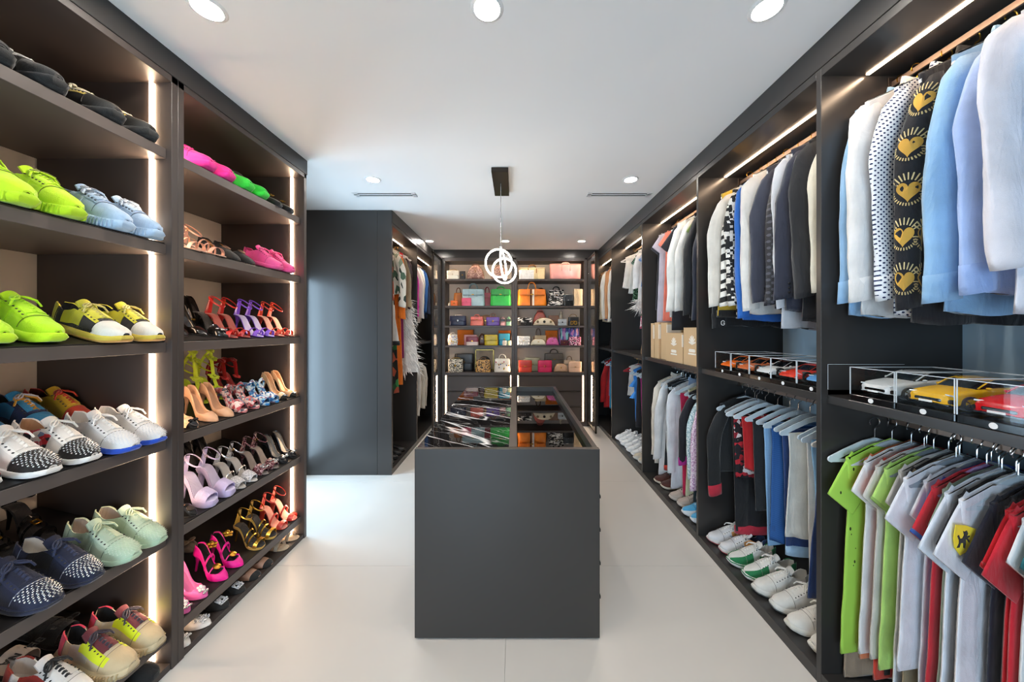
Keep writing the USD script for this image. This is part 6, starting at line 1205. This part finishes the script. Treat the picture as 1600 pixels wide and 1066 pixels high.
# ---------------------------------------------------------------- model cars in clear cases
def loft_car(st, k=18):
    """st: (x, half width, z bottom, z top, roundness)"""
    a = np.arange(k) * 2 * PI / k + PI / k; R = []
    for x, w, z0, z1, e in st: R.append(np.stack([np.full(k, x), w * np.sign(np.cos(a)) * abs(np.cos(a)) ** e, (z0 + z1) / 2 + (z1 - z0) / 2 * np.sign(np.sin(a)) * abs(np.sin(a)) ** e], 1))
    return loft(np.array(R))
def model_car(label, col, y, suv, x0=XR + .055, trim='1a1a1c', col2=None):
    """nose towards the aisle (-x)"""
    mm = M4((x0 - .0135, y, LOWSH + .0345 + .0265)); mm[:3, :3] = np.diag((1.08, 1.12, .90 if suv else 1.1)); t = thing('model_car', label, 'model car', mm, 'model cars in clear cases')
    if suv:
        L = .275
        part(t, 'body', loft_car([(0, .036, .022, .040, .5), (.004, .046, .016, .052, .45), (.02, .053, .013, .062, .4), (.06, .055, .012, .070, .36), (.095, .055, .012, .076, .34), (.15, .055, .012, .080, .34), (.22, .056, .012, .084, .34), (.262, .053, .016, .082, .38), (.275, .045, .024, .072, .45)]), col)
        part(t, 'greenhouse', loft_car([(.085, .044, .062, .077, .4), (.115, .045, .064, .096, .4), (.145, .043, .066, .106, .4), (.19, .042, .066, .106, .4), (.235, .042, .066, .098, .4), (.262, .040, .068, .084, .4)]), '*0f1418')
        part(t, 'roof', loft_car([(.128, .035, .1005, .104, .5), (.15, .0395, .1035, .1085, .4), (.19, .0395, .1035, .1088, .4), (.24, .038, .097, .102, .4), (.258, .034, .091, .094, .5)]), col2 or col)
        for q in (-1, 1): part(t, 'pillar', tube([(.088, q * .0455, .076), (.118, q * .0435, .097), (.142, q * .0395, .106)], .0022, 5), col)
        wr, wx, zw = .026, (.055, .222), .026
        part(t, 'grille', box(-.003, .012, -.032, .032, .026, .037, .003), '*0c0c0d'); part(t, 'lower_intake', box(-.001, .012, -.047, .047, .014, .021, .002), '*0c0c0d')
        for q in (-1, 1):
            part(t, 'side_intake', tr(box(-.006, .008, -.009, .009, -.008, .008, .003), M4((.010, q * .044, .030), q * .5)), '*111112')
            part(t, 'headlight', tr(box(-.004, .007, -.010, .010, -.0022, .0028, .001), M4((.010, q * .040, .0515), q * .35, .3)), '*cfd6da')
        lip = tube(spline([(.008, -.05, .022), (-.003, -.034, .022), (-.005, -.02, .027), (-.005, .02, .027), (-.003, .034, .022), (.008, .05, .022)], 15), .0016, 5); part(t, 'front_splitter', lip, col)
        part(t, 'number_plate', box(-.0075, -.005, -.016, .016, .021, .0285, .0005), 'e6e6e6')
        mz = (.106, .052, .078)
    else:
        L = .255
        part(t, 'body', loft_car([(0, .034, .014, .020, .5), (.006, .046, .010, .028, .5), (.025, .053, .008, .037, .45), (.06, .0555, .008, .046, .4), (.10, .054, .008, .050, .36), (.15, .055, .008, .054, .36), (.20, .057, .008, .059, .36), (.24, .055, .012, .060, .38), (.255, .050, .020, .054, .45)]), col)
        part(t, 'greenhouse', loft_car([(.072, .036, .040, .047, .45), (.105, .041, .042, .066, .45), (.14, .040, .044, .073, .45), (.175, .038, .046, .070, .45), (.225, .034, .048, .060, .5)]), '*0f1216')
        part(t, 'roof', loft_car([(.112, .030, .0685, .0705, .5), (.14, .033, .072, .0748, .45), (.17, .032, .070, .0725, .45), (.215, .026, .061, .0635, .5)]), col2 or col)
        for q in (-1, 1): part(t, 'pillar', tube([(.076, q * .0385, .047), (.105, q * .0375, .064), (.125, q * .033, .0715)], .0016, 5), col)
        wr, wx, zw = .0225, (.052, .205), .0225
        part(t, 'lower_intake', box(-.002, .010, -.040, .040, .011, .018, .002), '*0c0c0d')
        for q in (-1, 1):
            part(t, 'headlight', tr(box(-.008, .009, -.009, .009, -.001, .0022, .001), M4((.026, q * .040, .0345), q * .5, .45)), '*d8dde0'); part(t, 'side_intake', tr(box(-.004, .008, -.008, .008, -.005, .005, .002), M4((.010, q * .040, .019), q * .5)), '*0e0e0f')
            part(t, 'air_scoop', tr(box(-.014, .014, -.002, .002, -.007, .007, .001), M4((.165, q * .0555, .042), 0, -.2)), '*0e0e0f')
        part(t, 'rear_wing', cat(box(.235, .256, -.05, .05, .068, .071, .001), box(.24, .25, -.036, -.032, .055, .069, .0005), box(.24, .25, .032, .036, .055, .069, .0005)), trim)
        mz = (.098, .053, .052)
    for x in wx:
        for q in (-1, 1):
            wv = part(t, 'wheel', tr(lathe([(wr * .62, -.008), (wr * .95, -.009), (wr, -.006), (wr, .006), (wr * .95, .009), (wr * .62, .0085), (wr * .6, .003), (0, .003)], 20), M4((x, q * .047, zw), 0, 0, -q * PI / 2)), '161617')
            sp = cat([tr(box(.002, wr * .66, -.0022, .0022, .004, .0075, .0005), M4((0, 0, 0), PI * 2 * n / 5)) for n in range(5)]); part(wv, 'rim', tr(sp, M4((x, q * .047, zw), 0, 0, -q * PI / 2)), 'silver' if suv else '2a2a2c')
    for q in (-1, 1): part(t, 'mirror', ball(.006, (mz[0], q * (mz[1] + .003), mz[2]), (.9, 1.1, .7), 8), col)
    return t
def sheet(o, u, v): o, u, v = map(np.array, (o, u, v)); return np.array([o, o + u, o + u + v, o + v], float), np.array([(0, 1, 2), (0, 2, 3)])
def case(label, y, w=.158, dp=.325, h=.128, x0=XR + .028):
    z = LOWSH + .0345; t = thing('display_case', label, 'display case', M4((x0, y, z)), 'clear model car cases'); a = w / 2; e = .0028
    part(t, 'base', box(0, dp, -a, a, 0, .024, .002), '*0d0d0e')
    part(t, 'front_pane', sheet((e, -a, .0245), (0, 2 * a, 0), (0, 0, h - .0245)), 'acrylic'); part(t, 'back_pane', sheet((dp - e, -a, .0245), (0, 2 * a, 0), (0, 0, h - .0245)), 'acrylic')
    for q in (-1, 1): part(t, 'side_pane', sheet((e, q * (a - e), .0245), (dp - 2 * e, 0, 0), (0, 0, h - .0245)), 'acrylic')
    part(t, 'top_pane', sheet((0, -a, h + .001), (dp, 0, 0), (0, 2 * a, 0)), 'acrylic')
    for q in (-1, 1):
        part(t, 'edge', box(-.0006, .0022, q * a - q * .0022, q * a + q * .0004, .024, h + .003, .0002), 'clear_edge'); part(t, 'edge', box(0, dp, q * a - q * .0022, q * a + q * .0004, h + .0008, h + .0034, .0002), 'clear_edge')
    part(t, 'edge', box(-.0008, .0018, -a, a, h + .0008, h + .0034, .0002), 'clear_edge'); part(t, 'edge', box(dp - .002, dp, -a, a, h + .0008, h + .0034, .0002), 'clear_edge')
    part(t, 'badge', mv(tr(lathe([(0, -.001), (.009, -.001), (.009, .0005), (0, .001)], 14), M4((0, 0, 0), 0, -PI / 2)), -.001, .0, .012), 'e6e6e6')
plain('clear_edge', 'dfe6ea', 0.15, transmission_weight=0.3)
sf = 'carpaint'
for k, (y, s_, lab, clab, suv) in enumerate([(1.262, '*c9ccce', 'silver model SUV nearest the tall dark panel', 'clear case over the silver SUV', True), (1.100, '*e2ae1c', 'yellow model SUV in clear case', 'clear case over the yellow SUV', True), (.938, '*c4141c', 'red model SUV in clear case', 'clear case over the red SUV', True),
        (2.165, '*e86a1c', 'bright orange model sports car by the far panel', 'clear case over the bright orange sports car', False), (2.0, '*c8683a', 'copper orange model sports car', 'clear case over the copper sports car', False), (1.838, '*d6d8da', 'white model sports car with black roof', 'clear case over the white sports car', False),
        (1.676, '*d83a24', 'red orange model sports car', 'clear case over the red orange sports car', False), (1.515, '*5a9ad8', 'light blue model sports car by the near panel', 'clear case over the light blue sports car', False)]):
    model_car(lab, s_, y, suv, x0=XR + .055, col2='*141416' if 'black roof' in lab else None); case(clab, y)
